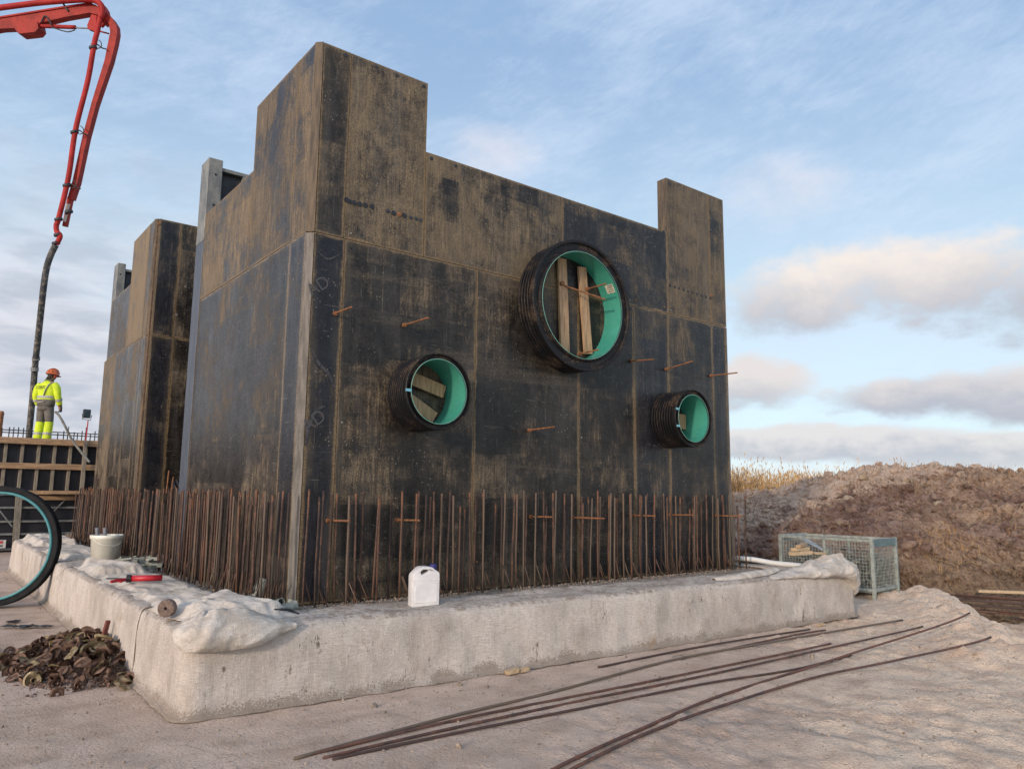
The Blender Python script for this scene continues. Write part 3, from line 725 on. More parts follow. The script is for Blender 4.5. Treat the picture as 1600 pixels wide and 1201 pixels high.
p1=pipe('corrugated_pipe','smaller black corrugated pipe end left of the largest, two slanting planks inside',1.244,2.517,0.377,0.315,0.388,10)
clipcirc(p1,645,592,702,616,0.315,0.13,-0.05); clipcirc(p1,650,632,688,660,0.315,0.12,-0.05)
p2=pipe('corrugated_pipe','smaller black corrugated pipe end at the right edge, one upright plank inside',5.063,2.517,0.371,0.300,0.418,10)
clipcirc(p2,1062,625,1062,690,0.300,0.22,-0.05)
M_BLUE=plain('blue_mark',(0.16,0.42,0.52),0.6)
for t_,ri,r,p_,a in ((p1,0.315,0.377,0.388,R(183)),(p2,0.300,0.371,0.418,R(200)),(p2,0.300,0.371,0.418,R(163))):
    bm=bmesh.new(); c=Vector(((ri+r)/2*math.cos(a),-p_-0.0015,(ri+r)/2*math.sin(a))); box(bm,c.x-0.03,c.x+0.03,c.y-0.001,c.y+0.006,c.z-0.013,c.z+0.013); obj('paint_mark',bm,M_BLUE,t_)
# pipe end in the recess between the blocks (axis across the recess)
t=thing('corrugated_pipe','black corrugated pipe end low in the dark recess between the two formworks','pipe',(0.85,5.0,1.55),0)
bm=bmesh.new(); prof=[]
for k in range(9): prof+=[(0.40,-0.05*k),(0.43,-0.05*k-0.012),(0.43,-0.05*k-0.038),(0.40,-0.05*k-0.048)]
lathe(bm,prof,48,'x'); obj('corrugated_shell',bm,M_CORR,t); 
bm=bmesh.new(); lathe(bm,[(0.36,0.0),(0.36,-0.44),(0.42,-0.445),(0.43,-0.43)],48,'x'); obj('liner',bm,M_CORR,t)
bm=bmesh.new(); lathe(bm,[(0.0001,0.001),(0.40,0.001)],48,'x'); obj('end_cap',bm,M_BLACKP,t)
t.rotation_euler=(0,R(-35),R(-20))
for zz,yy in ((0.56,5.0),):
    pass
st=bmesh.new(); box(st,0.45,1.25,4.75,5.25,SZ,1.15); o=obj('timber_support',st,M_WOODG); tag(o,'grey timber block carrying the pipe in the dark recess','timber block')

# pipe ring at the left edge of the picture
rc=at(-3,851,9.9); 
M_RINGB=simple('black_ring_plastic',(0.016,0.017,0.020),(0.006,0.007,0.009),0.6,9,bd=0.003,spec=0.12)
rng=thing('pipe_ring','large cut ring of black pipe with turquoise lining leaning on the slab','pipe ring',(rc.x-0.02,rc.y,0.79))
rng.rotation_euler=(R(-3),0,math.atan2(FH.y,FH.x)-PI/2+R(9))
bm=bmesh.new()
lathe(bm,[(0.765,0.06),(0.775,0.052),(0.775,0.028),(0.748,0.022),(0.748,0.008),(0.775,0.002),(0.775,-0.022),(0.748,-0.028),(0.748,-0.040),(0.775,-0.046),(0.775,-0.068),(0.765,-0.075),(0.712,-0.075),(0.702,-0.065),(0.702,0.06)],80,'y',close=True); obj('corrugated_shell',bm,M_RINGB,rng)
bm=bmesh.new(); lathe(bm,[(0.701,-0.080),(0.672,-0.080),(0.668,-0.072),(0.664,0.16),(0.701,0.16)],80,'y',close=True)
M_TEAL2=simple('turquoise_liner',(0.055,0.24,0.27),(0.04,0.18,0.20),0.45,20,bd=0.001); obj('liner',bm,M_TEAL2,rng,True)

# ---------------------------------------------------------------- starter bars
def barmesh(var,leg):
    bm=bmesh.new(); h=0.98+random.uniform(-0.03,0.04); r=random.choice((0.009,0.0095,0.0105))
    lean=random.uniform(-0.012,0.012); bend=random.uniform(-0.008,0.008)
    tube(bm,[(0,0,-0.02),(bend,0,h*0.35),(lean*0.6,bend,h*0.7),(lean,bend*1.6,h)],r,7)
    if leg:
        a=random.uniform(0.13,0.22); s=random.choice((0.07,0.09,0.11))
        tube(bm,[(r*1.8,0.004,a+0.03),(r*2+s*0.5,0.006,a*0.5),(r*2+s,0.008,-0.01)],0.0055,5)
    me=bpy.data.meshes.new('starter_bar'); bm.normal_update(); bm.to_mesh(me); bm.free(); me.materials.append(M_RUST)
    for p in me.polygons: p.use_smooth=True
    return me
VAR=[barmesh(i,i%4!=3) for i in range(12)]
def bars(pts,label,group,rot,names='starter_bar'):
    for (x,y) in pts:
        o=bpy.data.objects.new(names,random.choice(VAR)); COL.objects.link(o); o.location=(x,y,SZ)
        o.rotation_euler=(random.gauss(0,0.007),random.gauss(0,0.012),rot+random.gauss(0,0.3))
        o.scale=(1,1,random.uniform(0.965,1.02) if random.random()<0.85 else random.uniform(0.80,0.95)); tag(o,label,'rebar',group)
fr=[]; x=0.12
while x<6.45:
    fr.append((x+random.uniform(-0.02,0.02),-0.06+random.uniform(-0.015,0.015)))
    if random.random()<0.88: fr.append((x+0.045+random.uniform(-0.03,0.03),-0.15+random.uniform(-0.02,0.02)))
    x+=0.138 if x<4.4 else 0.118
for a_,b_,lb in ((-1,0.85,'thin rusty starter bar in front of the wall between corner board and jerrycan'),(0.85,1.6,'thin rusty starter bar standing right behind the white jerrycan'),(1.6,3.2,'thin rusty starter bar in front of the wall between jerrycan and largest pipe'),(3.2,4.6,'thin rusty starter bar in front of the wall below the largest pipe'),(4.6,7,'thin rusty starter bar in front of the wall below the right small pipe')):
    bars([q for q in fr if a_<=q[0]<b_],lb,'starter bars along the front wall, '+lb.split('wall ')[-1] if 'wall ' in lb else 'starter bars behind the jerrycan',0.0)
lf=[]; y=-0.02
while y<3.75:
    lf.append((-0.09+random.uniform(-0.012,0.012),y+random.uniform(-0.02,0.02))); lf.append((-0.20+random.uniform(-0.015,0.015),y+0.04+random.uniform(-0.02,0.02))); y+=0.108
for a_,b_,lb in ((-1,0.7,'thin rusty starter bar left of the corner board, behind the folded cloth'),(0.7,1.9,'thin rusty starter bar in the dense left row behind the flat cloth folds'),(1.9,3.0,'thin rusty starter bar in the dense left row behind the clamp heap'),(3.0,4.0,'thin rusty starter bar in the dense left row before the blue edge frame')):
    bars([q for q in lf if a_<=q[1]<b_],lb,'bars: '+lb.split('bar ')[-1],PI/2)
rf=[]; y=3.85
while y<10.2:
    rf.append((-0.09+random.uniform(-0.015,0.015),y)); 
    if not 3.8<y<6.2 or random.random()<0.8: rf.append((-0.20+random.uniform(-0.015,0.015),y+0.06))
    y+=0.145
for a_,b_,lb in ((3,6.2,'thin rusty starter bar in the dense row crossing the dark recess'),(6.2,8.2,'thin rusty starter bar behind the white bucket beside the rear formwork'),(8.2,11,'thin rusty starter bar at the far left end beside the rear formwork')):
    bars([q for q in rf if a_<=q[1]<b_],lb,'bars: '+lb.split('bar ')[-1],PI/2)
rt=[(6.47,0.05),(6.50,0.22),(6.46,0.42),(6.62,0.30),(6.49,0.75),(6.66,0.55),(6.50,1.2),(6.7,0.12),(6.52,1.7)]
bars(rt,'thin rusty starter bar in the sparse group past the right end of the formwork','starter bars at the right end',-PI/2)

# ---------------------------------------------------------------- things on the slab
# jerrycan
jc=onZ(659,949,SZ); jx,jy=0.93,-0.70
jc=thing('jerrycan','white plastic jerrycan with dark blue cap standing on the slab edge','jerrycan',(jx,jy,SZ+0.012),R(-13))
M_WPL=simple('white_plastic',(0.72,0.72,0.72),(0.60,0.60,0.61),0.35,4,bd=0.001)
bm=bmesh.new(); W,Hh,D=0.122,0.335,0.062
outer=[(-W,0.0),(W,0.0),(W,0.262),(W-0.006,0.285),(0.070,0.315),(0.066,0.322),(0.030,0.335),(-0.035,0.335),(-0.062,0.325),(-W+0.006,0.272),(-W,0.255)]
hole=[(-0.055,0.292),(-0.035,0.312),(0.012,0.312),(0.030,0.298),(-0.005,0.280),(-0.045,0.266)]
# body with a through handle hole: bridge outer and hole via triangulation
from mathutils.geometry import tessellate_polygon
vo=[Vector((a,0,b)) for a,b in outer]; vh=[Vector((a,0,b)) for a,b in hole]
tris=tessellate_polygon([[Vector((a,b,0)) for a,b in outer],[Vector((a,b,0)) for a,b in reversed(hole)]])
allp=vo+list(reversed(vh))
fv=[bm.verts.new(p+Vector((0,-D,0))) for p in allp]; bv=[bm.verts.new(p+Vector((0,D,0))) for p in allp]
for t_ in tris:
    bm.faces.new([fv[i] for i in t_]); bm.faces.new([bv[i] for i in reversed(t_)])
no=len(vo); nh=len(vh)
for i in range(no): bm.faces.new((fv[i],bv[i],bv[(i+1)%no],fv[(i+1)%no]))
for i in range(nh): a=no+i; b_=no+(i+1)%nh; bm.faces.new((fv[a],bv[a],bv[b_],fv[b_]))
bmesh.ops.recalc_face_normals(bm,faces=bm.faces)
o=obj('body',bm,M_WPL,jc); bv_=o.modifiers.new('b','BEVEL'); bv_.width=0.016; bv_.segments=3; bv_.limit_method='ANGLE'; bv_.angle_limit=R(35)
for p in o.data.polygons: p.use_smooth=True
bm=bmesh.new(); box(bm,-W+0.02,W-0.02,-D-0.0035,-D+0.01,0.03,0.185,0.003); obj('label_recess',bm,M_WPL,jc)
bm=bmesh.new(); box(bm,-W-0.001,W+0.001,-D-0.002,D+0.002,0.222,0.227,0.001); obj('seam_rib',bm,M_WPL,jc)
bm=bmesh.new(); lathe(bm,[(0.0001,0.352),(0.028,0.352),(0.031,0.348),(0.031,0.318),(0.026,0.312),(0.026,0.29)],20,'z',(0.082,0,0)); obj('cap',bm,plain('navy_cap',(0.025,0.025,0.14),0.4),jc)
# bucket with tubes
bp=onZ(164,876,SZ)
bk=thing('bucket','white plastic bucket with two grey tubes in it on the slab','bucket',(bp.x,bp.y,SZ+0.02))
hb=44*1.02*(bp-CAM).length/F*0.93
M_BUCK=simple('dusty_white_plastic',(0.80,0.80,0.72),(0.66,0.66,0.58),0.5,6)
r0=0.20
bm=bmesh.new(); lathe(bm,[(0.0001,0.012),(r0*0.85,0.012),(r0*0.97,0.33),(r0*1.02,0.335),(r0*1.05,0.33),(r0*1.05,0.285),(r0*0.98,0.28),(r0*0.88,0.0),(0.0001,0.0)],40,'z'); obj('body',bm,M_BUCK,bk,True)
for s in (-1,1):
    bm=bmesh.new(); tube(bm,[(-0.04+s*0.035,0,0.02),(-0.085+s*0.05,0.0,0.43)],0.024,12); obj('tube',bm,simple('grey_tube',(0.25,0.27,0.31),None,0.5),bk)
bm=bmesh.new(); tube(bm,smoothpath([(-0.21,-0.02,0.30),(-0.1,-0.19,0.22),(0.1,-0.19,0.20),(0.21,-0.02,0.30)]),0.004,6); obj('handle',bm,M_BUCK,bk)
# red caulking gun
cg=thing('caulking_gun','red caulking gun lying on folded white geotextile','tool',onZ(215,908,SZ+0.085)); cg.rotation_euler=(0,0,R(-20))
M_RED=simple('red_paint',(0.50,0.018,0.03),(0.33,0.012,0.02),0.4,12,bd=0.001)
bm=bmesh.new(); tube(bm,[(-0.06,0,0.03),(0.22,0,0.03)],0.030,14); obj('barrel',bm,M_RED,cg,True)
bm=bmesh.new(); tube(bm,[(-0.10,0,0.03),(-0.06,0,0.03)],0.038,14); tube(bm,[(-0.28,0,0.035),(-0.1,0,0.03)],0.006,8); obj('piston_rod',bm,M_BLACKP,cg)
bm=bmesh.new(); tube(bm,smoothpath([(-0.09,0,0.02),(-0.17,-0.07,0.02),(-0.22,-0.11,0.015)]),0.015,8); tube(bm,[(-0.09,0,0.03),(-0.14,-0.11,0.01)],0.010,8); obj('trigger_handle',bm,M_RED,cg)
# rusty round spacer
rs=onZ(260,968,SZ); sp=thing('concrete_spacer','rusty brown round concrete spacer disc standing beside the folded cloth','spacer',(rs.x-0.02,rs.y-0.08,SZ+0.10),R(-40))
bm=bmesh.new(); lathe(bm,[(0.012,-0.03),(0.058,-0.03),(0.065,-0.024),(0.065,0.024),(0.058,0.03),(0.012,0.03)],30,'y',close=True); obj('disc',bm,simple('rusty_concrete',(0.22,0.16,0.13),(0.11,0.075,0.06),0.9,40,bd=0.01),sp)
# folded cloth lumps
def lump(name,label,pts,rad,flat,seed,mt=M_LUMP,wr=0.2,n=40):
    bm=bmesh.new(); P_=smoothpath(pts,12); m_=len(P_); rr=[float(np.interp(i/(m_-1),np.linspace(0,1,len(rad)),rad)) for i in range(m_)]
    rings=tube(bm,P_,rr,n,True,flat)
    for v in bm.verts:
        c=v.co; k=fbm(c.x*3.5+seed,c.y*3.5,c.z*5,3)*0.9+fbm(c.x*9,c.y*9+seed,c.z*9,2)*0.25
        cr=-abs(mn.noise(Vector((c.x*5+seed,c.y*5,c.z*2))))*0.6
        j=min(range(0,m_,3),key=lambda i:(P_[i]-c).length); dd=(c-P_[j]); 
        if dd.length>1e-5: v.co=c+dd.normalized()*(k*wr+cr*wr)*rr[j]
        v.co.z=max(v.co.z,SZ+0.012) if pts[0][2]>0.5 and abs(v.co.x)<1.0+9 and v.co.y>fronty(v.co.x)+0.02 and v.co.x>X0+0.02 else v.co.z
    o=obj(name,bm,mt,None,True); s_=o.modifiers.new('s','SUBSURF'); s_.levels=1; s_.render_levels=1
    return tag(o,label,'geotextile','loose folds of geotextile on the slab')
def zz(px,py,z): p=onZ(px,py,z); return (p.x,p.y,z)
def rid(x,y,sd,o=3):
    t=0;a_=1;f=1
    for i in range(o): t+=a_*(1-2*abs(mn.noise(Vector((x*f+sd,y*f-sd*2,sd))))) ; a_*=0.5; f*=2.1
    return t/1.75
def gridobj(name,label,Pf,nu,nv,mt,thick=0.007):
    V=[];Fc=[]
    for i in range(nu+1):
        for j in range(nv+1): V.append(tuple(Pf(i/nu,j/nv)))
    for i in range(nu):
        for j in range(nv):
            k=i*(nv+1)+j; Fc.append((k,k+nv+1,k+nv+2,k+1))
    me=bpy.data.meshes.new(name); me.from_pydata(V,[],Fc); me.update()
    for p in me.polygons: p.use_smooth=True
    o=link(name,me,mt); m_=o.modifiers.new('t','SOLIDIFY'); m_.thickness=thick; m_.offset=0
    return tag(o,label,'geotextile','loose folds of geotextile on the slab')
PROF=[(-0.40,0.004),(-0.34,0.02),(-0.27,0.06),(-0.20,0.085),(-0.12,0.10),(-0.04,0.100),(0.02,0.080),(0.07,0.035),(0.095,-0.03),(0.09,-0.09),(0.06,-0.12),(0.015,-0.105),(0.0,-0.08)]
def drape(label,edge,out,env,sd,drop=lambda t:1.0,depth=1.0,wr=0.03,back=1.0):
    """edge: path along slab edge; out: outward dirs; env(t)->0..1"""
    E_=smoothpath(edge,10); O_=smoothpath(out,10); n=len(E_); LL=sum((E_[i+1]-E_[i]).length for i in range(n-1))
    def Pf(t,q):
        i=min(int(t*(n-1)),n-2); f=t*(n-1)-i; e=E_[i].lerp(E_[i+1],f); o=O_[i].lerp(O_[i+1],f); o.z=0; o.normalize()
        k=env(t); j=q*(len(PROF)-1); j0=min(int(j),len(PROF)-2); g_=j-j0; pr=[PROF[j0][c]*(1-g_)+PROF[j0+1][c]*g_ for c in (0,1)]
        x_=pr[0]*(depth if pr[0]<0 else k); z_=pr[1]*k*(1.0 if pr[1]>0 else drop(t))
        x_*= (0.55+0.45*k) if pr[0]<0 else 1
        s_=t*LL; r1=rid(s_*3.4+q*2.2,q*1.7-s_*1.1,sd); r2=rid(s_*7,q*2.2+s_*2,sd+4,2)
        w_=wr*(0.35+k)*min(1,q*4)*min(1,(1-q)*5+0.3)
        p=e+o*(x_+ (0.010 if pr[0]>0.03 else 0)+w_*r1*(0.8 if q>0.55 else 0.1))
        p.z=SZ+max(0.010,z_+w_*(r1*1.1+r2*0.45)) if pr[0]<-0.02 else SZ+z_+w_*(r1*(1-q)*1.6+r2*0.3)
        return p
    return gridobj('folded_geotextile',label,Pf,int(LL/0.011),44,M_LUMP)
def patch(label,x0,x1,y0,y1,hmax,sd,ang=0.0,fr=2.2,ex=1.0):
    cx_,cy_=(x0+x1)/2,(y0+y1)/2; hx,hy=(x1-x0)/2,(y1-y0)/2; ca_,sa_=math.cos(ang),math.sin(ang)
    def Pf(t,q):
        a_=t*2-1; b_=q*2-1; wob=0.16*mn.noise(Vector((a_*1.7+sd,b_*1.7,1))); lx=hx*a_*(1+wob+0.06*mn.noise(Vector((b_*6,sd,a_)))); ly=hy*b_*(1+wob*0.8+0.05*mn.noise(Vector((a_*6,sd,2))))
        x=cx_+lx*ca_-ly*sa_; y=cy_+lx*sa_+ly*ca_
        e=max(0,min(1,(1-abs(a_))*3.0))*max(0,min(1,(1-abs(b_))*4.0)); e=e*e*(3-2*e)
        w_=max(0,rid((lx*0.9+ly*0.25)*fr,(ly*0.5)*fr,sd,3)*0.9+0.12); w_=w_**ex
        z=SZ+0.017+e*hmax*min(1.1,w_)+0.003*mn.noise(Vector((x*30,y*30,0)))
        return Vector((max(x,X0+0.03),y,z))
    return gridobj('folded_geotextile',label,Pf,int((x1-x0)/0.012),int((y1-y0)/0.014),M_LUMP,0.005)
def sm01(a,b,t): k=min(1,max(0,(t-a)/(b-a))); return k*k*(3-2*k)
drape('large rounded fold of white geotextile bulging over the near slab corner',[(-1.10,-0.55,0),(-1.09,-0.82,0),(-0.98,-0.955,0),(-0.7,-0.965,0),(-0.35,-0.975,0)],[(-1,0.1,0),(-1,-0.4,0),(-0.4,-1,0),(0,-1,0),(0.1,-1,0)],lambda t: sm01(0.0,0.45,t)*(1-0.85*sm01(0.72,1.0,t))*0.92,3.0,lambda t:1.1,0.80,0.045)
def roll(name,label,pts,r,sd,flat=0.75):
    """rolled cloth edge: open spiral section swept along a path"""
    P_=smoothpath(pts,10); n=len(P_); LL=sum((P_[i+1]-P_[i]).length for i in range(n-1))
    def Pf(t,q):
        i=min(int(t*(n-1)),n-2); f=t*(n-1)-i; e=P_[i].lerp(P_[i+1],f); d_=(P_[i+1]-P_[i]).normalized(); sd_=d_.cross(Vector((0,0,1))).normalized()
        k=(0.25+0.75*math.sin(PI*min(1,max(0,t*0.9+0.06)))**0.7)*r*(1+0.35*rid(t*LL*4,q*2+t*LL*2.2,sd,2))
        a_=q*PI*2.35-0.2; rr=k*(1-0.16*q)
        p=e+sd_*(math.cos(a_)*rr*1.15)+Vector((0,0,math.sin(a_)*rr*flat)); p.z=max(p.z,SZ+0.014); return p
    return gridobj(name,label,Pf,int(LL/0.012),40,M_LUMP,0.006)
patch('crumpled peaked fold of geotextile right behind the near corner fold',-1.04,-0.26,-0.72,0.42,0.14,9.5,0.15,2.6)
patch('flat bright fold of geotextile on the left slab top before the caulking gun',-1.02,-0.36,0.15,1.45,0.060,15.0)
patch('flat bright fold of geotextile on the left slab top under the caulking gun',-1.02,-0.34,1.35,3.05,0.055,21.0)
patch('peaked white fold of geotextile on the slab in front of the bucket',-1.0,-0.40,3.0,4.45,0.13,27.5,0,1.7)
patch('low pale fold of geotextile on the slab left of the bucket',-1.0,-0.42,5.2,7.4,0.10,33.0,0,1.5)
patch('crumpled fold of geotextile on the far left slab end behind the pipe ring',-1.0,-0.3,8.2,10.6,0.12,39.0)
drape('big cream fold of geotextile drooping over the right slab corner',[(5.5,fronty(5.5)+0.02,0),(6.2,fronty(6.2)+0.02,0),(6.9,fronty(6.9)+0.02,0),(7.17,fronty(7.17)+0.06,0),(7.24,-0.95,0)],[(0,-1,0),(0,-1,0),(0.25,-1,0),(1,-0.7,0),(1,0,0)],lambda t: sm01(0.0,0.55,t)*(1.30-0.35*sm01(0.8,1,t)),45.0,lambda t:0.35+1.9*sm01(0.45,0.85,t),1.0,0.055)
roll('folded_geotextile','thin curled strip of geotextile on the slab top before the right corner',[(4.7,-0.93,SZ+0.02),(5.2,-0.98,SZ+0.03),(5.6,-0.98,SZ+0.05),(5.95,-0.95,SZ+0.07)],0.06,51.0)
# dark strip drawn for the shaded opening of the tarp fold by the corner
bm=bmesh.new(); tube(bm,smoothpath([(-0.46,-0.84,0.672),(-0.38,-0.88,0.668),(-0.29,-0.90,0.635)],5),[0.012]*3+[0.02]*5+[0.012]*3,8,True,0.5); o=obj('dark_fold_opening',bm,M_BLACKP); tag(o,'dark strip standing for the shaded opening in the corner fold of geotextile','fold opening')
# clamps: small grey formwork clamps and tubes
M_CLAMP=simple('greenish_grey_metal',(0.26,0.28,0.24),(0.15,0.165,0.15),0.55,25)
def clamp(loc,rz,label,s=1.0,tilt=0.0):
    t=thing('formwork_clamp',label,'clamp',loc,rz,'grey formwork clamps on the slab'); t.rotation_euler=(0,tilt,rz); t.scale=(s,s,s)
    bm=bmesh.new(); prism(bm,[Vector((-0.16,-0.03,0)),Vector((0.16,-0.02,0)),Vector((0.17,0.03,0)),Vector((0.05,0.05,0)),Vector((-0.14,0.045,0))],Vector((0,0,0.03))); bmesh.ops.recalc_face_normals(bm,faces=bm.faces); obj('jaw_bar',bm,M_CLAMP,t)
    bm=bmesh.new(); prism(bm,[Vector((-0.16,-0.03,0.005)),Vector((-0.11,-0.03,0.005)),Vector((-0.10,-0.11,0.005)),Vector((-0.15,-0.12,0.005))],Vector((0,0,0.04))); bmesh.ops.recalc_face_normals(bm,faces=bm.faces); obj('jaw',bm,M_CLAMP,t); bm=bmesh.new(); prism(bm,[Vector((0.10,-0.02,0.005)),Vector((0.15,-0.02,0.005)),Vector((0.16,-0.10,0.005)),Vector((0.11,-0.11,0.005))],Vector((0,0,0.04))); bmesh.ops.recalc_face_normals(bm,faces=bm.faces); obj('jaw',bm,M_CLAMP,t)
    bm=bmesh.new(); tube(bm,[(0.0,0.10,0.05),(0.0,-0.09,0.04)],0.011,8); obj('wedge_pin',bm,M_CLAMP,t)
    return t
for i,(px,py,rz,lb,s) in enumerate(((205,886,0.4,'grey formwork clamp nearest the bucket in the clamp heap',1.0),(222,884,1.3,'grey formwork clamp lying crosswise in the clamp heap',1.1),(232,892,-0.5,'grey formwork clamp on the right side of the clamp heap',1.1),(214,893,0.1,'grey formwork clamp at the front of the heap before the bars',1.1),(196,880,2.2,'grey formwork clamp behind the bucket corner',0.9),(240,886,0.9,'grey formwork clamp touching the starter bars',1.0))):
    p=onZ(px,py,SZ); clamp((p.x,p.y,SZ+0.015+0.03*(i%3)),rz,lb,s,random.uniform(-0.2,0.2))
def stub(px,py,h,r,tx,ty,label,mt=M_CLAMP,name='grout_tube'):
    p=onZ(px,py,SZ); t=thing(name,label,'tube',(p.x,p.y,SZ+0.01)); t.rotation_euler=(tx,ty,0)
    bm=bmesh.new(); lathe(bm,[(r*0.8,0.0),(r,0.0),(r,h),(r*0.8,h)],18,'z',close=True); obj('tube_wall',bm,mt,t,False)
    bm=bmesh.new(); lathe(bm,[(r+0.001,h*0.15),(r+0.006,h*0.17),(r+0.006,h*0.25),(r+0.001,h*0.27)],18,'z'); obj('collar',bm,mt,t)
stub(398,941,0.20,0.055,R(-10),R(24),'grey upright tube end leaning beside the formwork corner')
stub(428,948,0.10,0.04,R(60),R(40),'small grey tube end lying by the formwork corner')
stub(440,955,0.13,0.045,R(10),R(75),'grey tube end lying on the slab next to the corner fold')
stub(452,951,0.07,0.035,R(5),R(20),'short grey tube end standing behind the corner fold')
# crumbs of concrete and timber on the slab
def chunk(name,label,cat,loc,s,mt,group=None,seed=0,flat=0.6):
    bm=bmesh.new(); bmesh.ops.create_icosphere(bm,subdivisions=2,radius=1.0)
    for v in bm.verts:
        k=1+0.35*mn.noise(v.co*1.3+Vector((seed,seed*2,0))); v.co=Vector((v.co.x*s*k*1.2,v.co.y*s*k*0.9,v.co.z*s*k*flat))
        v.co.x=max(min(v.co.x,s*0.95),-s*0.95); v.co.y=max(min(v.co.y,s*0.75),-s*0.75)
    o=obj(name,bm,mt); o.location=loc; o.rotation_euler=(random.uniform(-.3,.3),random.uniform(-.3,.3),random.uniform(0,6)); return tag(o,label,cat,group)
def pboard(a,b,wd,th,label,mt=M_WOOD,name='wood_offcut',cat='timber'):
    bm=bmesh.new(); obox(bm,a,b,wd,th); o=obj(name,bm,mt); return tag(o,label,cat)
M_TPALE=simple('pale_timber',(0.50,0.38,0.24),(0.34,0.25,0.15),0.8,9,stretch=(3,3,3))
q=Vector((6.62,-0.93,0.77))
pboard(q+Vector((-0.22,0.05,0.04)),q+Vector((0.10,-0.02,0.05)),0.10,0.045,'pale timber offcut at the bottom of the pile on the right fold',M_TPALE)
pboard(q+Vector((-0.15,0.06,0.09)),q+Vector((0.14,0.04,0.095)),0.09,0.04,'pale timber offcut in the middle of the pile on the right fold',M_TPALE)
pboard(q+Vector((-0.10,0.02,0.13)),q+Vector((0.12,0.06,0.15)),0.07,0.03,'orange timber offcut on top of the pile on the right fold',M_WOOD)
pboard(q+Vector((0.20,-0.03,0.035)),q+Vector((0.38,-0.05,0.03)),0.09,0.025,'flat timber offcut to the right of the pile on the fold',M_TPALE)
bm=bmesh.new(); lathe(bm,[(0.022,-0.02),(0.045,-0.02),(0.045,0.02),(0.022,0.02)],20,'y',close=True); o=obj('plastic_ring',bm,M_CLAMP,None,False,q+Vector((0.47,-0.08,0.04))); tag(o,'small green grey ring lying beside the timber offcuts','ring')
bm=bmesh.new(); tube(bm,smoothpath([(6.55,0.35,0.66),(6.75,0.0,0.66),(6.9,-0.3,0.62),(7.0,-0.65,0.61)],8),0.035,12); o=obj('white_hose',bm,plain('white_hose',(0.55,0.57,0.56),0.5),None,True); tag(o,'white flexible hose curving from the bars to the right fold','hose')
# dirt crumbs (uncountable) along the foot of the bars
_bm=bmesh.new(); bmesh.ops.create_icosphere(_bm,subdivisions=1,radius=1.0); _bm.verts.ensure_lookup_table()
ICO=np.array([v.co[:] for v in _bm.verts]); ICF=np.array([[v.index for v in f.verts] for f in _bm.faces]); _bm.free()
RNG=np.random.default_rng(3)
def scatter(name,label,cat,pts,mt,kind='stuff'):
    V=[];Fc=[]
    for i,(x,y,z,sz) in enumerate(pts):
        q=RNG.normal(size=(3,3)); q,_=np.linalg.qr(q)
        vv=(ICO*(1+RNG.uniform(-0.25,0.25,(len(ICO),1)))*np.array([sz,sz*RNG.uniform(.6,1),sz*RNG.uniform(.4,.8)]))@q
        V.append(vv+np.array([x,y,z])); Fc.append(ICF+i*len(ICO))
    me=bpy.data.meshes.new(name); me.from_pydata(np.concatenate(V).tolist(),[],np.concatenate(Fc).tolist()); me.update()
    return tag(link(name,me,mt),label,cat,None,kind)
pts=[]
for _ in range(900):
    x=random.uniform(-0.1,7.0); pts.append((x,-0.22+random.gauss(0,0.09),SZ+0.008,random.uniform(0.004,0.014)))
for _ in range(500):
    y=random.uniform(-0.3,8.0); pts.append((-0.27+random.gauss(0,0.09),y,SZ+0.008,random.uniform(0.004,0.016)))
scatter('concrete_crumbs','loose concrete crumbs and dirt along the foot of the starter bars','crumbs',pts,simple('crumb',(0.30,0.25,0.20),(0.13,0.10,0.08),0.95,30))
def gz(x,y): return gheight(x,y)
pts=[]
for _ in range(6000):
    u=random.uniform(-4.5,6.5); v=random.uniform(3.4,11.5); p=UV(u,v)
    if p.x>X0-0.05 and p.y>fronty(max(min(p.x,X1),X0))-0.04 and p.x<X1+0.05: continue
    s=random.choice((0.003,0.004,0.005,0.006,0.009))*random.uniform(0.7,1.5)*(2.2 if random.random()<0.03 else 1); pts.append((p.x,p.y,gz(p.x,p.y)+s*0.3,s))
scatter('pebbles','small grit and crumbs of sand scattered over the ground','grit',pts,simple('grit',(0.36,0.30,0.24),(0.16,0.13,0.10),0.95,20))

# ---------------------------------------------------------------- loose reinforcing bars on the ground
def lying(pxs,label,r=0.010,lift=0.0):
    P_=[]
    for q_ in pxs:
        p=onZ(q_[0],q_[1],0.02); P_.append(p)
    P_=smoothpath(P_,10); n=len(P_); lo=[]
    for p in P_: lo.append(gz(p.x,p.y))
    hi=[max(lo[max(0,i-6):i+7]) for i in range(n)]
    PF=np.polyfit(range(n),hi,3); sh=max([lo[i]-float(np.polyval(PF,i)) for i in range(n)]); PF[-1]+=min(max(sh-0.012,0),0.03)
    out=[]
    for i,p in enumerate(P_):
        k=float(np.polyval(PF,i)); out.append(Vector((p.x,p.y,k+r*0.8+lift)))
    bm=bmesh.new(); tube(bm,out,r,8); o=obj('reinforcing_bar',bm,M_RUSTP,None,True); return tag(o,label,'rebar','loose reinforcing bars lying on the ground')
lying([(935,1040),(1080,1012),(1265,983)],'short rusty bar lying closest to the front slab edge')
lying([(1144,1011),(1250,990),(1290,984)],'shortest dark red bar lying beside the start of the long far bar')
lying([(460,1183),(700,1118),(860,1080),(1050,1030),(1200,1003),(1410,968)],'long rusty bar, topmost of the main bundle, its far end reaching highest right',0.011)
lying([(465,1181),(720,1121),(950,1075),(1100,1045),(1298,1006)],'long rusty bar second from the slab in the main bundle, ending in mid ground',0.010)
lying([(505,1181),(700,1137),(900,1094),(1100,1054),(1300,1012),(1442,984)],'long rusty bar third from the slab in the main bundle',0.010)
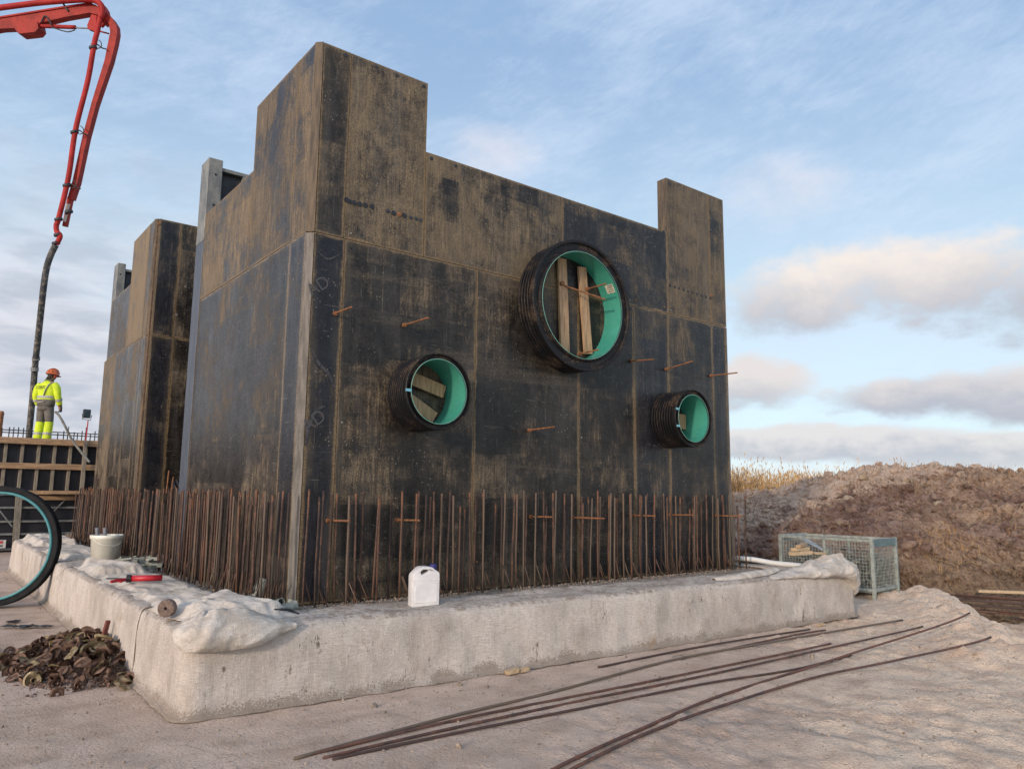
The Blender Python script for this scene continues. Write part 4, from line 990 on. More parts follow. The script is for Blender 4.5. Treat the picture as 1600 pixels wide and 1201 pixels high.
lying([(520,1183),(720,1141),(900,1106),(1100,1066),(1240,1044),(1330,1022)],'long rusty bar along the near side of the main bundle',0.010)
lying([(855,1203),(1000,1140),(1120,1086),(1240,1048),(1340,1026),(1517,987)],'long rusty bar of the near pair that bends toward the upper right',0.011)
lying([(880,1206),(1020,1142),(1140,1098),(1280,1056),(1400,1038),(1550,1018)],'long rusty bar of the near pair that runs farthest out to the right',0.011)
# bundle of bars beyond the berm
P0=UV(7.6,12.0)
for k in range(16):
    u0=6.95+0.05*k+random.uniform(-0.15,0.2); v0=12.5-0.075*k+random.uniform(-.03,.03); zb=-0.02-0.018*k+0.03*(k%3)
    a=UV(u0,v0+0.25,zb); b=UV(u0+3.5,v0-0.75+random.uniform(-.1,.1),zb-0.02)
    bm=bmesh.new(); tube(bm,smoothpath([a,(a+b)/2+Vector((0,0,-0.03)),b],6),0.013,6); o=obj('reinforcing_bar',bm,M_RUSTP,None,True); tag(o,'dark rusty bar in the stack beyond the sand ridge at right','rebar','stacked bars beyond the sand ridge')
pboard(UV(7.6,12.6,0.06),UV(9.6,12.3,0.05),0.07,0.04,'thin pale batten lying on the bar stack at far right',M_TPALE)
# small bits on the ground
p=onZ(800,1049,0.02); pboard(p+Vector((-0.06,0,0.0)),p+Vector((0.05,-0.015,0.012)),0.06,0.03,'small orange wood chip at the foot of the front slab edge',M_TPALE,'wood_chip','wood chip')
p=onZ(818,1047,0.02); pboard(p+Vector((-0.04,0.01,0.0)),p+Vector((0.05,0.0,0.01)),0.05,0.025,'second small wood chip just right of the first at the slab foot',M_TPALE,'wood_chip','wood chip')
p=onZ(1283,976,0.02); pboard(p+Vector((-0.04,0.01,0.0)),p+Vector((0.05,0.0,0.01)),0.04,0.02,'tiny wood chip near the right slab corner on the ground',M_TPALE,'wood_chip','wood chip')
def scrap(px,py,L,label,seed):
    p=onZ(px,py,0.01); bm=bmesh.new(); n=10; prev=None
    for i in range(n+1):
        t_=i/n; c=p+RH*(t_-0.5)*L+Vector((0,0,0.012+0.03*abs(mn.noise(Vector((t_*4,seed,0)))))); wv=0.05*(0.4+abs(mn.noise(Vector((t_*3,seed+5,0)))))*2
        dd=FH*wv+Vector((0,0,0.02*mn.noise(Vector((t_*6,seed,3)))))
        a=bm.verts.new(c-dd); b=bm.verts.new(c+dd)
        if prev: bm.faces.new((prev[0],a,b,prev[1]))
        prev=(a,b)
    o=obj('plastic_scrap',bm,M_BLACKP,None,True); s_=o.modifiers.new('s','SOLIDIFY'); s_.thickness=0.004; tag(o,label,'plastic scrap')
scrap(25,980,0.32,'torn black plastic strip on the ground at the left edge',1); scrap(62,979,0.28,'torn black plastic strip on the ground right of the left one',5); scrap(20,972,0.12,'small black plastic tuft on the ground by the left edge',9)
bm=bmesh.new(); tube(bm,smoothpath([onZ(1050,1026,0.02),onZ(1062,1023,0.03),onZ(1072,1027,0.02),onZ(1064,1031,0.02)],6),0.0025,5); o=obj('wire_loop',bm,M_RUSTP); tag(o,'thin bent wire lying between the loose bars','wire')

# ---------------------------------------------------------------- heap of rusty scalloped form plates
M_PL1=simple('rusty_plate',(0.26,0.165,0.115),(0.10,0.060,0.047),0.85,18); M_PL2=simple('yellowish_plate',(0.46,0.38,0.23),(0.24,0.18,0.11),0.75,14)
def platemesh(k,mt):
    bm=bmesh.new(); n=18; r=0.062; rings=[]
    for (rr,z) in ((0.012,0.004),(0.018,0.016),(0.03,0.012),(r*0.8,0.004),(r,0.010+0.004*k)):
        rings.append([bm.verts.new(((rr*(1+0.05*math.sin(5*a+k)))*math.cos(a),rr*math.sin(a),z+0.006*math.sin(3*a+k)*(rr/r)**2)) for a in [2*PI*i/n for i in range(n)]])
    for a,b in zip(rings,rings[1:]):
        for i in range(n): bm.faces.new((a[i],a[(i+1)%n],b[(i+1)%n],b[i]))
    bmesh.ops.solidify(bm,geom=list(bm.faces),thickness=0.004)
    me=bpy.data.meshes.new('form_plate'); bm.to_mesh(me); bm.free(); me.materials.append(mt); return me
PM=[platemesh(k,M_PL1) for k in range(3)]; PY=[platemesh(k,M_PL2) for k in range(2)]
def pileh(x,y):
    # heap leaning on the left slab face
    e=((x+1.36)/0.58)**2+((y-1.35)/1.1)**2
    return max(0,(1-e))*0.21*(0.35+0.65*min(1,(x+1.95)/0.7))
cnt=0
while cnt<210:
    x=random.uniform(-2.0,-1.14); y=random.uniform(0.2,2.5); h=pileh(x,y)
    if h<0.012 and random.random()<0.88: continue
    yel=random.random()<0.14
    o=bpy.data.objects.new('form_plate',random.choice(PY if yel else PM)); COL.objects.link(o); s=random.uniform(0.75,1.15)*(1.25 if yel else 1)
    o.location=(x,y,gz(x,y)+h+random.uniform(0.0,0.03)); o.rotation_euler=(random.gauss(0,0.7),random.gauss(0,0.7),random.uniform(0,6)); o.scale=(s,s,s)
    tag(o,'cleaner yellowish round plate in the rusty heap at the slab foot' if yel else 'rust brown round plate in the heap at the left slab foot','plate','round plates heaped at the slab foot'); cnt+=1
pts=[]
for _ in range(1500):
    x=random.uniform(-1.9,-1.12); y=random.uniform(0.3,2.5); h=pileh(x,y)
    if h<0.01 and random.random()<0.85: continue
    pts.append((x,y,gz(x,y)+h*random.uniform(0.2,1.0),random.uniform(0.006,0.02)))
scatter('rust_debris','crumbled rusty debris filling the heap of round plates','debris',pts,simple('rust_debris',(0.19,0.12,0.088),(0.075,0.047,0.038),0.95,30))
bm=bmesh.new(); box(bm,-0.02,0.02,-0.015,0.015,0,0.16,0.004); o=obj('brick_piece',bm,simple('dull_red',(0.22,0.07,0.055),None,0.85),None,False,(-1.20,1.28,0.22)); o.rotation_euler=(0.2,0.1,0.3); tag(o,'dull red stick poking out of the top of the plate heap','stick')

# ---------------------------------------------------------------- wire mesh cage at the right
N=UV(5.52,11.75,0.0); ld=(-RH*0.665+FH*0.747); rd=(RH*0.747+FH*0.665)
cage=thing('mesh_box','grey galvanised wire mesh box on feet beyond the slab corner','mesh box',(N.x,N.y,0.0)); cage.rotation_euler=(0,0,math.atan2(rd.y,rd.x))
Lr,Ll,CH=0.86,1.50,0.915
M_CAGE=simple('cage_steel',(0.36,0.40,0.37),(0.22,0.25,0.235),0.5,15,0.2)
def cb(name,x0,x1,y0,y1,z0,z1):
    bm=bmesh.new(); box(bm,x0,x1,y0,y1,z0,z1,0.003); return obj(name,bm,M_CAGE,cage)
for x in (0,Lr):
    for y in (0,Ll): cb('corner_post',x-0.025,x+0.025,y-0.025,y+0.025,0.0,CH)
for z in (0.13,CH-0.05):
    for y in (0,Ll): cb('rail',0.026,Lr-0.026,y-0.018,y+0.018,z,z+0.04)
    for x in (0,Lr): cb('rail',x-0.018,x+0.018,0.026,Ll-0.026,z,z+0.04)
cb('floor',0.03,Lr-0.03,0.03,Ll-0.03,0.10,0.125)
for x in (-0.0,Lr): cb('upright',x-0.012,x+0.012,Ll/2-0.02,Ll/2+0.02,0.171,CH-0.051)
for (x,y) in ((0,0.35),(0,1.1),(Lr,0.35),(Lr,1.1),(0.43,0)): cb('foot',x-0.04,x+0.04,y-0.04,y+0.04,0.0,0.10)
def meshside(fixed,axis_,length):
    bm=bmesh.new(); st=0.05; n=int(length/st)
    for i in range(1,n+1):
        a=i*st
        if a<length-0.02:
            p0=(fixed,a,0.15) if axis_=='x' else (a,fixed,0.15); p1=(p0[0],p0[1],CH-0.02); tube(bm,[p0,p1],0.0028,4,False)
    for j in range(1,16):
        z=0.15+j*st
        if z<CH-0.04:
            if axis_=='x': tube(bm,[(fixed,0.02,z),(fixed,length-0.02,z)],0.0028,4,False)
            else: tube(bm,[(0.02,fixed,z),(length-0.02,fixed,z)],0.0028,4,False)
    obj('wire_mesh',bm,M_CAGE,cage)
meshside(0,'x',Ll); meshside(Lr,'x',Ll); meshside(0,'y',Lr); meshside(Ll,'y',Lr)
# lowered top flap sheets (bluish plates)
for (x0,x1,y0,y1) in ((0.03,Lr-0.03,-0.022,-0.012),):
    bm=bmesh.new(); box(bm,x0,x1,y0,y1,CH-0.12,CH-0.005); obj('top_plate',bm,simple('bluish_steel',(0.13,0.20,0.21),(0.09,0.14,0.15),0.5,9),cage)
bm=bmesh.new(); box(bm,0.03,Lr-0.03,Ll+0.022,Ll+0.032,CH-0.12,CH-0.0); obj('top_plate',bm,M_CAGE,cage)
# contents
ca=math.atan2(rd.y,rd.x); 
def inc(x,y,z): return Vector((N.x,N.y,0))+rd*x+ld*y*1.0+Vector((0,0,z))
pts=[]
for _ in range(700):
    x=random.uniform(0.06,Lr-0.06); y=random.uniform(0.06,Ll-0.06); zt=0.62+0.10*mn.noise(Vector((x*4,y*4,0))); p=inc(x,y,random.uniform(0.12,zt)); pts.append((p.x,p.y,p.z,random.uniform(0.015,0.05)))
scatter('scrap_fittings','jumble of small grey fittings filling the wire mesh box','scrap',pts,simple('fittings',(0.20,0.20,0.165),(0.07,0.07,0.06),0.7,14))
for k in range(5):
    a=inc(0.25+0.08*k,0.6+0.06*k,0.55); b=inc(0.30+0.06*k,1.35,0.86); bm=bmesh.new(); obox(bm,a,b,0.03,0.006); o=obj('steel_strip',bm,simple('pale_steel',(0.42,0.45,0.46),None,0.45),None); tag(o,'pale steel strip leaning inside the wire mesh box','steel strip','steel strips in the mesh box')

# ---------------------------------------------------------------- rocks, bush, reeds, dry grass on the heap
def hz(u,v): return heap_h(u,v)
for i,(px,v,s,lb) in enumerate(((1347,20.0,0.15,'pale angular rock high on the middle of the spoil heap'),(1322,19.3,0.15,'upright pale concrete lump left of the angular rock on the heap'),(1415,18.3,0.20,'wide flat light rock on the ledge below the heap crest'),(1460,18.2,0.14,'rounded light rock right of the flat one on the ledge'),(1305,15.2,0.08,'small grey stone low on the spoil slope'),(1500,16.0,0.09,'small tan stone on the right spoil slope'),(1418,20.8,0.11,'tan clod near the top right of the dark heap'))):
    u=(px-800)/F*v; p=UV(u,v); chunk('rock',lb,'rock',(p.x,p.y,hz(u,v)+s*0.25),s,simple('rock%d'%i,(0.36,0.29,0.205),(0.22,0.17,0.12),0.9,6,bd=0.03),None,i*3.1,0.75 if i!=1 else 1.2)
pts=[]
for _ in range(7000):
    v=random.uniform(13.2,24.0); u=random.uniform(0.26,0.75)*v; p=UV(u,v); s=random.choice((0.02,0.03,0.04,0.05,0.08,0.12))*random.uniform(0.6,1.3); pts.append((p.x,p.y,hz(u,v)+s*0.2,s))
scatter('soil_clods','loose clods of soil lying all over the spoil heap','clods',pts,M_HEAP)
def blades(name,label,cat,fn,n,mt,plume=0.0):
    V=[];Fc=[]
    for _ in range(n):
        base,h,wd=fn()
        a=random.uniform(0,2*PI); dx_,dy_=math.cos(a)*wd,math.sin(a)*wd; lean=random.gauss(0,0.08)*h; la=random.uniform(0,2*PI); lx,ly=math.cos(la)*lean,math.sin(la)*lean
        b=Vector(base); i=len(V)
        V+= [b+Vector((-dx_,-dy_,0)),b+Vector((dx_,dy_,0)),b+Vector((lx*0.4+dx_*0.7,ly*0.4+dy_*0.7,h*0.6)),b+Vector((lx*0.4-dx_*0.7,ly*0.4-dy_*0.7,h*0.6)),b+Vector((lx,ly,h))]
        Fc+=[(i,i+1,i+2,i+3),(i+3,i+2,i+4)]
        if plume and random.random()<plume:
            j=len(V); t_=b+Vector((lx,ly,h)); pw_=wd*2.0; L=random.uniform(0.12,0.22); q=Vector((lx,ly,0)).normalized()*L*0.35 if abs(lean)>1e-6 else Vector((0.05,0,0))
            ex_=Vector((math.cos(a),math.sin(a),0))*pw_
            V+=[t_-Vector((0,0,L*0.6)),t_+ex_-Vector((0,0,L*0.1)),t_+q+Vector((0,0,L*0.6)),t_-ex_-Vector((0,0,L*0.1))]; Fc+=[(j,j+1,j+2,j+3)]
        else:
            pass
    me=bpy.data.meshes.new(name); me.from_pydata([tuple(v) for v in V],[],Fc); me.update()
    o=link(name,me,mt); return tag(o,label,cat,None,'stuff')
def reedpt():
    v=random.uniform(30.0,44.0); u=random.uniform(0.20,0.80)*v; p=UV(u,v)
    hh=1.62+0.40*fbm(u*0.35,v*0.35,2,2)+random.uniform(-0.35,0.45)
    if random.random()<0.10: hh+=random.uniform(0.2,0.7)
    return (p.x,p.y,0.55 if v>32 else 0.35),hh*1.0,0.011
blades('reed_bed','golden dry reeds with feathery tops beyond the spoil heap','reeds',reedpt,16000,M_REED,0.5)
gridmesh('reed_ground',[u*1.0 for u in range(-10,60,5)],[28+4*k for k in range(12)],lambda u,v:(*UV(u,v).xy,0.56 if 30<v<64 else -0.1),M_GROUND)
def tuft():
    while True:
        v=random.uniform(12.9,15.2); u=random.uniform(0.46,0.74)*v
        if fbm(u*0.9,v*0.9,7,2)>0.12: break
    p=UV(u,v); return (p.x,p.y,hz(u,v)-0.02),random.uniform(0.05,0.18),0.003
blades('dry_grass','dry yellow grass and stalks sticking out of the lower spoil slope','grass',tuft,1100,M_REED,0.0)
def tuft2():
    v=random.uniform(19.5,24.0); u=random.uniform(0.40,0.75)*v; p=UV(u,v); return (p.x,p.y,hz(u,v)-0.02),random.uniform(0.06,0.22),0.004
blades('crest_stubble','thin stubble and roots along the spoil heap crest','stubble',tuft2,1500,simple('root',(0.16,0.11,0.07),(0.07,0.05,0.035),0.9,5),0.0)
# straw/roots lying on the heap
bm=bmesh.new()
for _ in range(900):
    v=random.uniform(13.2,20); u=random.uniform(0.30,0.74)*v; p=UV(u,v,hz(u,v)+0.03); a=random.uniform(0,6.28); L=random.uniform(0.08,0.45); q=Vector((math.cos(a)*L,math.sin(a)*L,0)); e=p+q
    ee=Vector((e.x,e.y,0)); uu_=(ee-Vector((CAM.x,CAM.y,0))).dot(RH); vv_=(ee-Vector((CAM.x,CAM.y,0))).dot(FH); e.z=hz(uu_,vv_)+0.03
    tube(bm,[p,(p+e)/2+Vector((0,0,0.04)),e],random.uniform(0.003,0.008),3,False)
o=obj('root_litter',bm,simple('root_litter',(0.30,0.21,0.12),(0.10,0.07,0.045),0.9,3)); tag(o,'broken roots and stalks littering the spoil slope','roots',None,'stuff')
# bare bush at the right end of the formwork
bu=(1146-800)/F*27; bb=UV(bu,27.0,0.4)
bush=thing('bare_bush','bare twiggy bush behind the right edge of the formwork','bush',bb)
bm=bmesh.new(); tw=bmesh.new()
def branch(b,p,d_,L,r,depth):
    e=p+d_*L; m2=(p+e)/2+Vector((random.gauss(0,.03),random.gauss(0,.03),0))*L*2; tube(b if depth<1 else tw,[p,m2,e],[r,r*0.8,r*0.6],4,False)
    if depth<4:
        for _ in range(3):
            nd=(d_+Vector((random.gauss(0,.45),random.gauss(0,.45),random.gauss(0.05,.3)))).normalized(); branch(b,p+(e-p)*random.uniform(0.4,1),nd,L*random.uniform(.55,.8),r*0.6,depth+1)
for k in range(7): branch(bm,Vector((random.gauss(0,.15),random.gauss(0,.15),0)),Vector((random.gauss(0,.25),random.gauss(0,.25),1)).normalized(),0.95,0.018,0)
M_TWIG=plain('twig',(0.11,0.075,0.05),0.9); obj('stem',bm,M_TWIG,bush); obj('twigs',tw,M_TWIG,bush)

# ---------------------------------------------------------------- background formwork, left
WY=15.4
bg=thing('far_formwork','far black formwork wall with orange timber beams at the left','formwork',(0,WY,0))
bm=bmesh.new(); box(bm,-9,5.5,0.10,0.22,-0.05,2.62); o=obj('sheeting',bm,simple('dark_sheet',(0.018,0.018,0.026),(0.008,0.008,0.012),0.5,3,bd=0.004),bg)
def bgx(name,x0,x1,y0,y1,z0,z1,mt):
    bm=bmesh.new(); box(bm,x0,x1,y0,y1,z0,z1,0.004); return obj(name,bm,mt,bg)
bgx('deck_beam',-9,5.5,-0.12,0.30,2.59,2.74,M_WOODH); bgx('timber_beam',-9,5.5,-0.06,0.0,1.99,2.13,M_WOODH); bgx('timber_beam',-9,5.5,-0.06,0.0,1.37,1.47,M_WOODH); bgx('timber_beam',-0.6,0.55,-0.14,-0.07,1.24,1.34,M_WOODH)
bgx('walkway',-0.2,1.1,-0.5,-0.14,1.40,1.44,M_WOODH)
k=0; x=-6.5
while x<3.0:
    bgx('stud',x,x+0.07,0.0,0.10,1.471,2.589,M_WOODG); x+=0.342
for z in (0.05,0.40,0.70,1.03): bgx('steel_waler',-9,5.5,0.03,0.10,z,z+0.05,M_GSTEEL)
for x in (-3.2,-1.9,-0.62,0.75,2.0): bgx('steel_rib',x,x+0.06,0.0,0.03,0.0,1.369,M_DSTEEL)
for (xa,za,xb,zb) in ((0.35,1.25,-0.05,0.75),(-1.0,1.0,-0.7,0.6)):
    bm=bmesh.new(); obox(bm,(xa,-0.03,za),(xb,-0.03,zb),0.03,0.03); obj('brace',bm,M_GSTEEL,bg)
sg=thing('warning_sign','small white sign with red marks low on the far formwork','sign',(-0.93,WY-0.03,0.0))
bm=bmesh.new(); box(bm,-0.45,0.13,-0.02,0.0,0.11,0.30); obj('board',bm,plain('sign_white',(0.55,0.55,0.52),0.6),sg)
MR=plain('sign_red',(0.50,0.05,0.07),0.6); MK=plain('sign_dark',(0.10,0.13,0.11),0.6)
bm=bmesh.new(); box(bm,-0.42,0.07,-0.024,-0.021,0.215,0.28); obj('red_print',bm,MR,sg)
bm=bmesh.new()
for k in range(5): box(bm,-0.40+0.1*k,-0.33+0.1*k,-0.024,-0.021,0.14,0.185)
obj('dark_print',bm,MK,sg)
# slanted grey plank
a=onY(30,770,WY-0.35); b=onY(22,880,WY-0.55); pboard(a,b,0.13,0.05,'grey plank leaning against the far formwork behind the pipe ring',M_WOODG,'leaning_plank','plank')
a=onY(2,655,WY+0.1); pt=bmesh.new(); tube(pt,[(a.x-0.03,WY+0.0,2.74),(a.x-0.02,WY+0.0,3.28)],0.06,10); tube(pt,[(a.x-0.02,WY,3.28),(a.x-0.02,WY,3.36)],[0.07,0.045],10); o=obj('timber_post',pt,M_TIE); tag(o,'rusty brown post standing on the far formwork at the left edge','post')
# rebar cage on top of the far wall
rc_=thing('rebar_cage','dark rebar cage rising above the far formwork deck by the worker','rebar cage',(0,WY+0.45,0))
M_DREB=simple('dark_rebar',(0.035,0.035,0.045),(0.015,0.015,0.02),0.7,9)
for zz_ in (2.88,2.96):
    bm=bmesh.new(); tube(bm,[(-6,0 if zz_<2.9 else 0.25,zz_),(5,0 if zz_<2.9 else 0.25,zz_)],0.014,6); obj('long_bar',bm,M_DREB,rc_)
x=-3.0
while x<2.0:
    bm=bmesh.new(); tube(bm,[(x,-0.02,1.9),(x+random.uniform(-.01,.01),-0.02,2.97+random.uniform(-0.05,0.06))],0.013,5); obj('upright_bar',bm,M_DREB,rc_); x+=random.uniform(0.07,0.15)
for x in (0.35,0.75):
    bm=bmesh.new(); tube(bm,[(x,0.1,2.7),(x+0.01,0.1,3.12)],0.010,5); obj('upright_bar',bm,M_DREB,rc_)
# gravel heap behind bars at far left
for (px,py,s,l) in ((104,838,0.55,'small brown soil mound between the pipe ring and the bars'),(125,835,0.4,'little soil mound just left of the farthest starter bars')):
    p=onZ(px,py,0.3); chunk('soil_mound',l,'soil mound',(p.x-0.2,13.6,0.1),s,simple('mound%d'%px,(0.26,0.19,0.13),(0.14,0.10,0.07),0.95,8,bd=0.05),None,px,0.8)

# floodlight on a pole
fl=thing('floodlight','dark floodlight on a thin red pole above the far formwork','floodlight',(0.66,WY-0.2,0.0))
bm=bmesh.new(); box(bm,-0.04,0.04,-0.04,0.04,0.0,2.72,0.004); obj('timber_post',bm,M_WOODG,fl)
bm=bmesh.new(); tube(bm,[(0.0,-0.0,2.72),(0.01,0,3.24)],0.014,8); obj('pole',bm,M_RED,fl)
bm=bmesh.new(); box(bm,-0.12,0.05,-0.06,0.04,3.30,3.52,0.012); lamp=obj('lamp_head',bm,M_DSTEEL,fl); 
bm=bmesh.new(); box(bm,-0.105,0.035,-0.066,-0.0605,3.32,3.50); obj('lens',bm,simple('lens',(0.05,0.08,0.10),None,0.25,9),lamp)
bm=bmesh.new(); tube(bm,[(-0.13,-0.01,3.40),(-0.12,-0.01,3.27),(0.06,-0.01,3.25),(0.08,-0.01,3.38)],0.010,6); obj('bracket',bm,M_DSTEEL,fl)

# ---------------------------------------------------------------- concrete pump boom and hose
DB=18.9
def bp_(px,py,dd=0.0): return at(px,py,DB+dd)
PXM=DB/F
M_BRED=simple('pump_red',(0.35,0.034,0.027),(0.20,0.021,0.018),0.6,3,bd=0.002,spec=0.2)
M_BPIPE=simple('pump_pipe_red',(0.40,0.030,0.028),(0.27,0.020,0.020),0.6,3,bd=0.002,spec=0.2)
boom=thing('pump_boom','red folding concrete pump boom reaching down from the upper left','pump boom',bp_(60,35))
def boomobj(name,bm,mt,sm=False):
    o=obj(name,bm,mt,boom,sm); 
    for v in o.data.vertices: v.co-=boom.location
    return o
def slab_poly(px_list,half=0.11,off=0.0):
    bm=bmesh.new(); P_=[bp_(x,y,-half+off) for x,y in px_list]; prism(bm,P_,fwd*(2*half)); bmesh.ops.recalc_face_normals(bm,faces=bm.faces); return bm
boomobj('upper_arm',slab_poly([(-320,75),(-120,44),(0,27),(60,18),(100,11),(140,5),(150,8),(158,16),(156,24),(140,20),(100,27),(62,36),(58,46),(52,50),(28,52),(22,44),(0,45),(-120,66),(-320,104)]),M_BRED)
boomobj('arm_flange',slab_poly([(-320,73),(0,25.5),(100,9.5),(142,3.5),(142,5.5),(100,12),(0,28),(-320,76)],0.14),M_BPIPE)
boomobj('housing',slab_poly([(24,38),(58,34),(60,44),(55,50),(29,53),(25,46)],0.16),M_BRED)
boomobj('lever',slab_poly([(143,22),(151,24),(149,49),(137,45),(136,40)],0.07),M_BPIPE)
boomobj('lower_arm',slab_poly([(158,16),(164,17),(176,30),(182,40),(183,52),(180,68),(173,96),(150,163),(136,215),(121,285),(112,312),(105,310),(113,283),(129,212),(143,160),(163,95),(168,70),(172,50),(170,38),(165,30)],0.09),M_BRED)
boomobj('arm_tip',slab_poly([(105,308),(112,311),(103,354),(97,353)],0.05),M_BRED)
boomobj('link_plate',slab_poly([(152,10),(158,4),(163,12),(166,30),(160,36),(153,24)],0.13),M_BPIPE)
for a in ([(104,318),(110,319),(107,330),(102,329)],[(101,335),(106,336),(103,347),(99,346)]): boomobj('white_plate',slab_poly(a,0.055),plain('white_plate',(0.5,0.5,0.45),0.5))
def btube(name,pts,r,mt,dd=0.0,n=10):
    bm=bmesh.new(); tube(bm,smoothpath([bp_(x,y,dd) for x,y in pts],6),r,n); return boomobj(name,bm,mt,True)
btube('delivery_pipe',[(-320,52),(-120,29),(0,12.5),(60,5),(110,1),(140,0),(152,3),(159,10),(160,20),(157,28)],0.072,M_BPIPE,-0.2)
btube('delivery_pipe',[(157,26),(152,50),(147,70),(137,127),(118,203),(107,277),(92,340),(88,352),(89,362),(94,369),(88,382)],0.062,M_BPIPE,-0.2)
btube('hydraulic_cylinder',[(60,41),(118,43)],0.05,M_BPIPE,-0.05); btube('piston_rod',[(116,43.5),(140,45)],0.018,M_GSTEEL,-0.05); btube('link_rod',[(155,49),(170,53)],0.02,M_BPIPE)
btube('hydraulic_hose',[(76,41),(90,46),(106,50),(117,47)],0.014,M_BLACKP,-0.08,6)
btube('cross_link',[(158,42),(166,34)],0.05,M_BPIPE)
for (x,y) in ((146,69),(118,203),(106,287)):
    btube('pipe_bracket',[(x-4,y),(x+6,y+1),(x+13,y+6),(x+20,y+8)],0.016,M_DSTEEL,-0.15,6)
    btube('hose_loop',[(x+8,y-6),(x+12,y-2),(x+12,y+5),(x+6,y+7)],0.012,M_BLACKP,-0.2,6)
for (x,y) in ((146,75),(117,207),(105,290),(92,343),(91,367),(88,380),(108,331)):
    btube('pipe_clamp',[(x-1.0,y-1.6),(x+0.0,y+1.6)],0.095,M_DSTEEL,-0.2)
btube('strut',[(98,5),(107,18)],0.025,M_DSTEEL,-0.12,6)
btube('strut',[(64,36),(70,25),(78,34),(80,40)],0.018,M_DSTEEL,-0.14,6)
bm=bmesh.new(); hp=smoothpath([bp_(87,383,-0.2),bp_(80,397,-0.2),bp_(73,418,-0.2),bp_(68,450,-0.2),bp_(61,515,0.1),bp_(55,570,0.35),bp_(51,620,0.45),bp_(46,672,0.5),bp_(44,705,0.5)],8)
tube(bm,hp,0.075,14); 
mh,gh=newmat('rubber_hose'); Ph=gh.tc(); nh_=gh.noise(Ph,6,5,0.7); fh_=gh.noise(gh.scale(Ph,1,1,0.4),22,4,0.7); gh.out(gh.mix((nh_*0.5+fh_*0.5).ramp(0.46,0.62),(0.035,0.04,0.045),(0.22,0.20,0.17)),0.8,0,gh.bump(fh_,0.006))
hose=obj('pump_hose',bm,mh,None,True); tag(hose,'thick dark grey rubber end hose hanging from the pump boom to the worker','hose')
for (x,y) in ((54.6,577),(56.6,560)):
    bm=bmesh.new(); tube(bm,[bp_(x-0.2,y-3,0.33),bp_(x-0.4,y+3,0.33)],0.09,12); obj('coupling',bm,M_GSTEEL,hose)

# ---------------------------------------------------------------- worker on the far formwork
fp=onY(66,690,WY+0.05); WX=fp.x; ZF=2.62
wk=thing('person','worker in yellow jacket, grey trousers and orange helmet, seen from behind','person',(WX,WY+0.05,ZF))
fa=math.atan2(FH.y,FH.x)-PI/2      # facing away from the viewer
wk.rotation_euler=(0,0,fa-R(8)); wk.scale=(1.03,1.03,1.03)
# local frame: +y = facing direction, x = right
def skin(name,verts,edges,radii,mt,parent,root=0,sub=2):
    me=bpy.data.meshes.new(name); me.from_pydata(verts,edges,[]); o=link(name,me,mt,parent)
    o.modifiers.new('skin','SKIN'); sk=me.skin_vertices[0].data if me.skin_vertices else None
    if sk is None:
        bpy.context.view_layer.objects.active=o; 
        me.attributes.new('skin','FLOAT','POINT')
    for i,r_ in enumerate(radii): sk[i].radius=(r_ if isinstance(r_,tuple) else (r_,r_))
    sk[root].use_root=True
    s=o.modifiers.new('sub','SUBSURF'); s.levels=sub; s.render_levels=sub
    for p in me.polygons: p.use_smooth=True
    o.modifiers['skin'].use_smooth_shade=True
    return o
def limbmesh(bm,pts,radii,n=14,flat=1.0): tube(bm,smoothpath(pts,5),[float(np.interp(i,np.arange(len(radii))*5,radii)) for i in range((len(radii)-1)*5+1)],n,True,flat)
M_SKIN=plain('skin',(0.42,0.22,0.15),0.6); M_HIV=simple('hi_vis_yellow',(0.62,0.78,0.03),(0.46,0.60,0.02),0.8,9); M_GREY=simple('work_grey',(0.155,0.145,0.13),(0.10,0.095,0.085),0.9,8)
M_REFL=plain('reflective_band',(0.34,0.35,0.34),0.5); M_HELM=simple('orange_helmet',(0.60,0.14,0.03),(0.42,0.08,0.03),0.4,9); M_GLOVE=plain('dark_glove',(0.045,0.055,0.045),0.8); M_BOOT=plain('boot',(0.05,0.04,0.03),0.7)
# body core, one continuous surface
bv=[(0,0,0.95),(0,0,1.10),(0,0.0,1.30),(0,0.0,1.45),(0,0.03,1.53),(0.02,0.06,1.62),(0.03,0.07,1.72),
    (-0.11,0,0.90),(-0.13,0.03,0.50),(-0.14,-0.01,0.09),(-0.15,0.13,0.04),(0.10,0,0.90),(0.10,0.04,0.50),(0.10,0.0,0.09),(0.12,0.14,0.04),
    (-0.20,0,1.42),(-0.29,0.02,1.14),(-0.30,0.14,0.93),(-0.30,0.18,0.86),(0.20,0,1.42),(0.28,0.0,1.14),(0.29,0.10,0.90),(0.29,0.14,0.82)]
be=[(0,1),(1,2),(2,3),(3,4),(4,5),(5,6),(0,7),(7,8),(8,9),(9,10),(0,11),(11,12),(12,13),(13,14),(3,15),(15,16),(16,17),(17,18),(3,19),(19,20),(20,21),(21,22)]
br=[(0.15,0.10),(0.13,0.09),(0.15,0.10),(0.13,0.09),0.055,0.075,0.085,0.085,0.06,0.045,0.04,0.085,0.06,0.045,0.04,0.06,0.042,0.032,0.035,0.06,0.042,0.032,0.035]
MB=bpy.data.meshes.new('body'); MB.from_pydata(bv,be,[]); body=link('body',MB,M_SKIN,wk)
bpy.context.view_layer.objects.active=body; body.select_set(True)
body.modifiers.new('skin','SKIN')
for i,r_ in enumerate(br): MB.skin_vertices[0].data[i].radius=(r_ if isinstance(r_,tuple) else (r_,r_))
MB.skin_vertices[0].data[0].use_root=True
body.modifiers['skin'].use_smooth_shade=True; s_=body.modifiers.new('sub','SUBSURF'); s_.levels=1; s_.render_levels=1
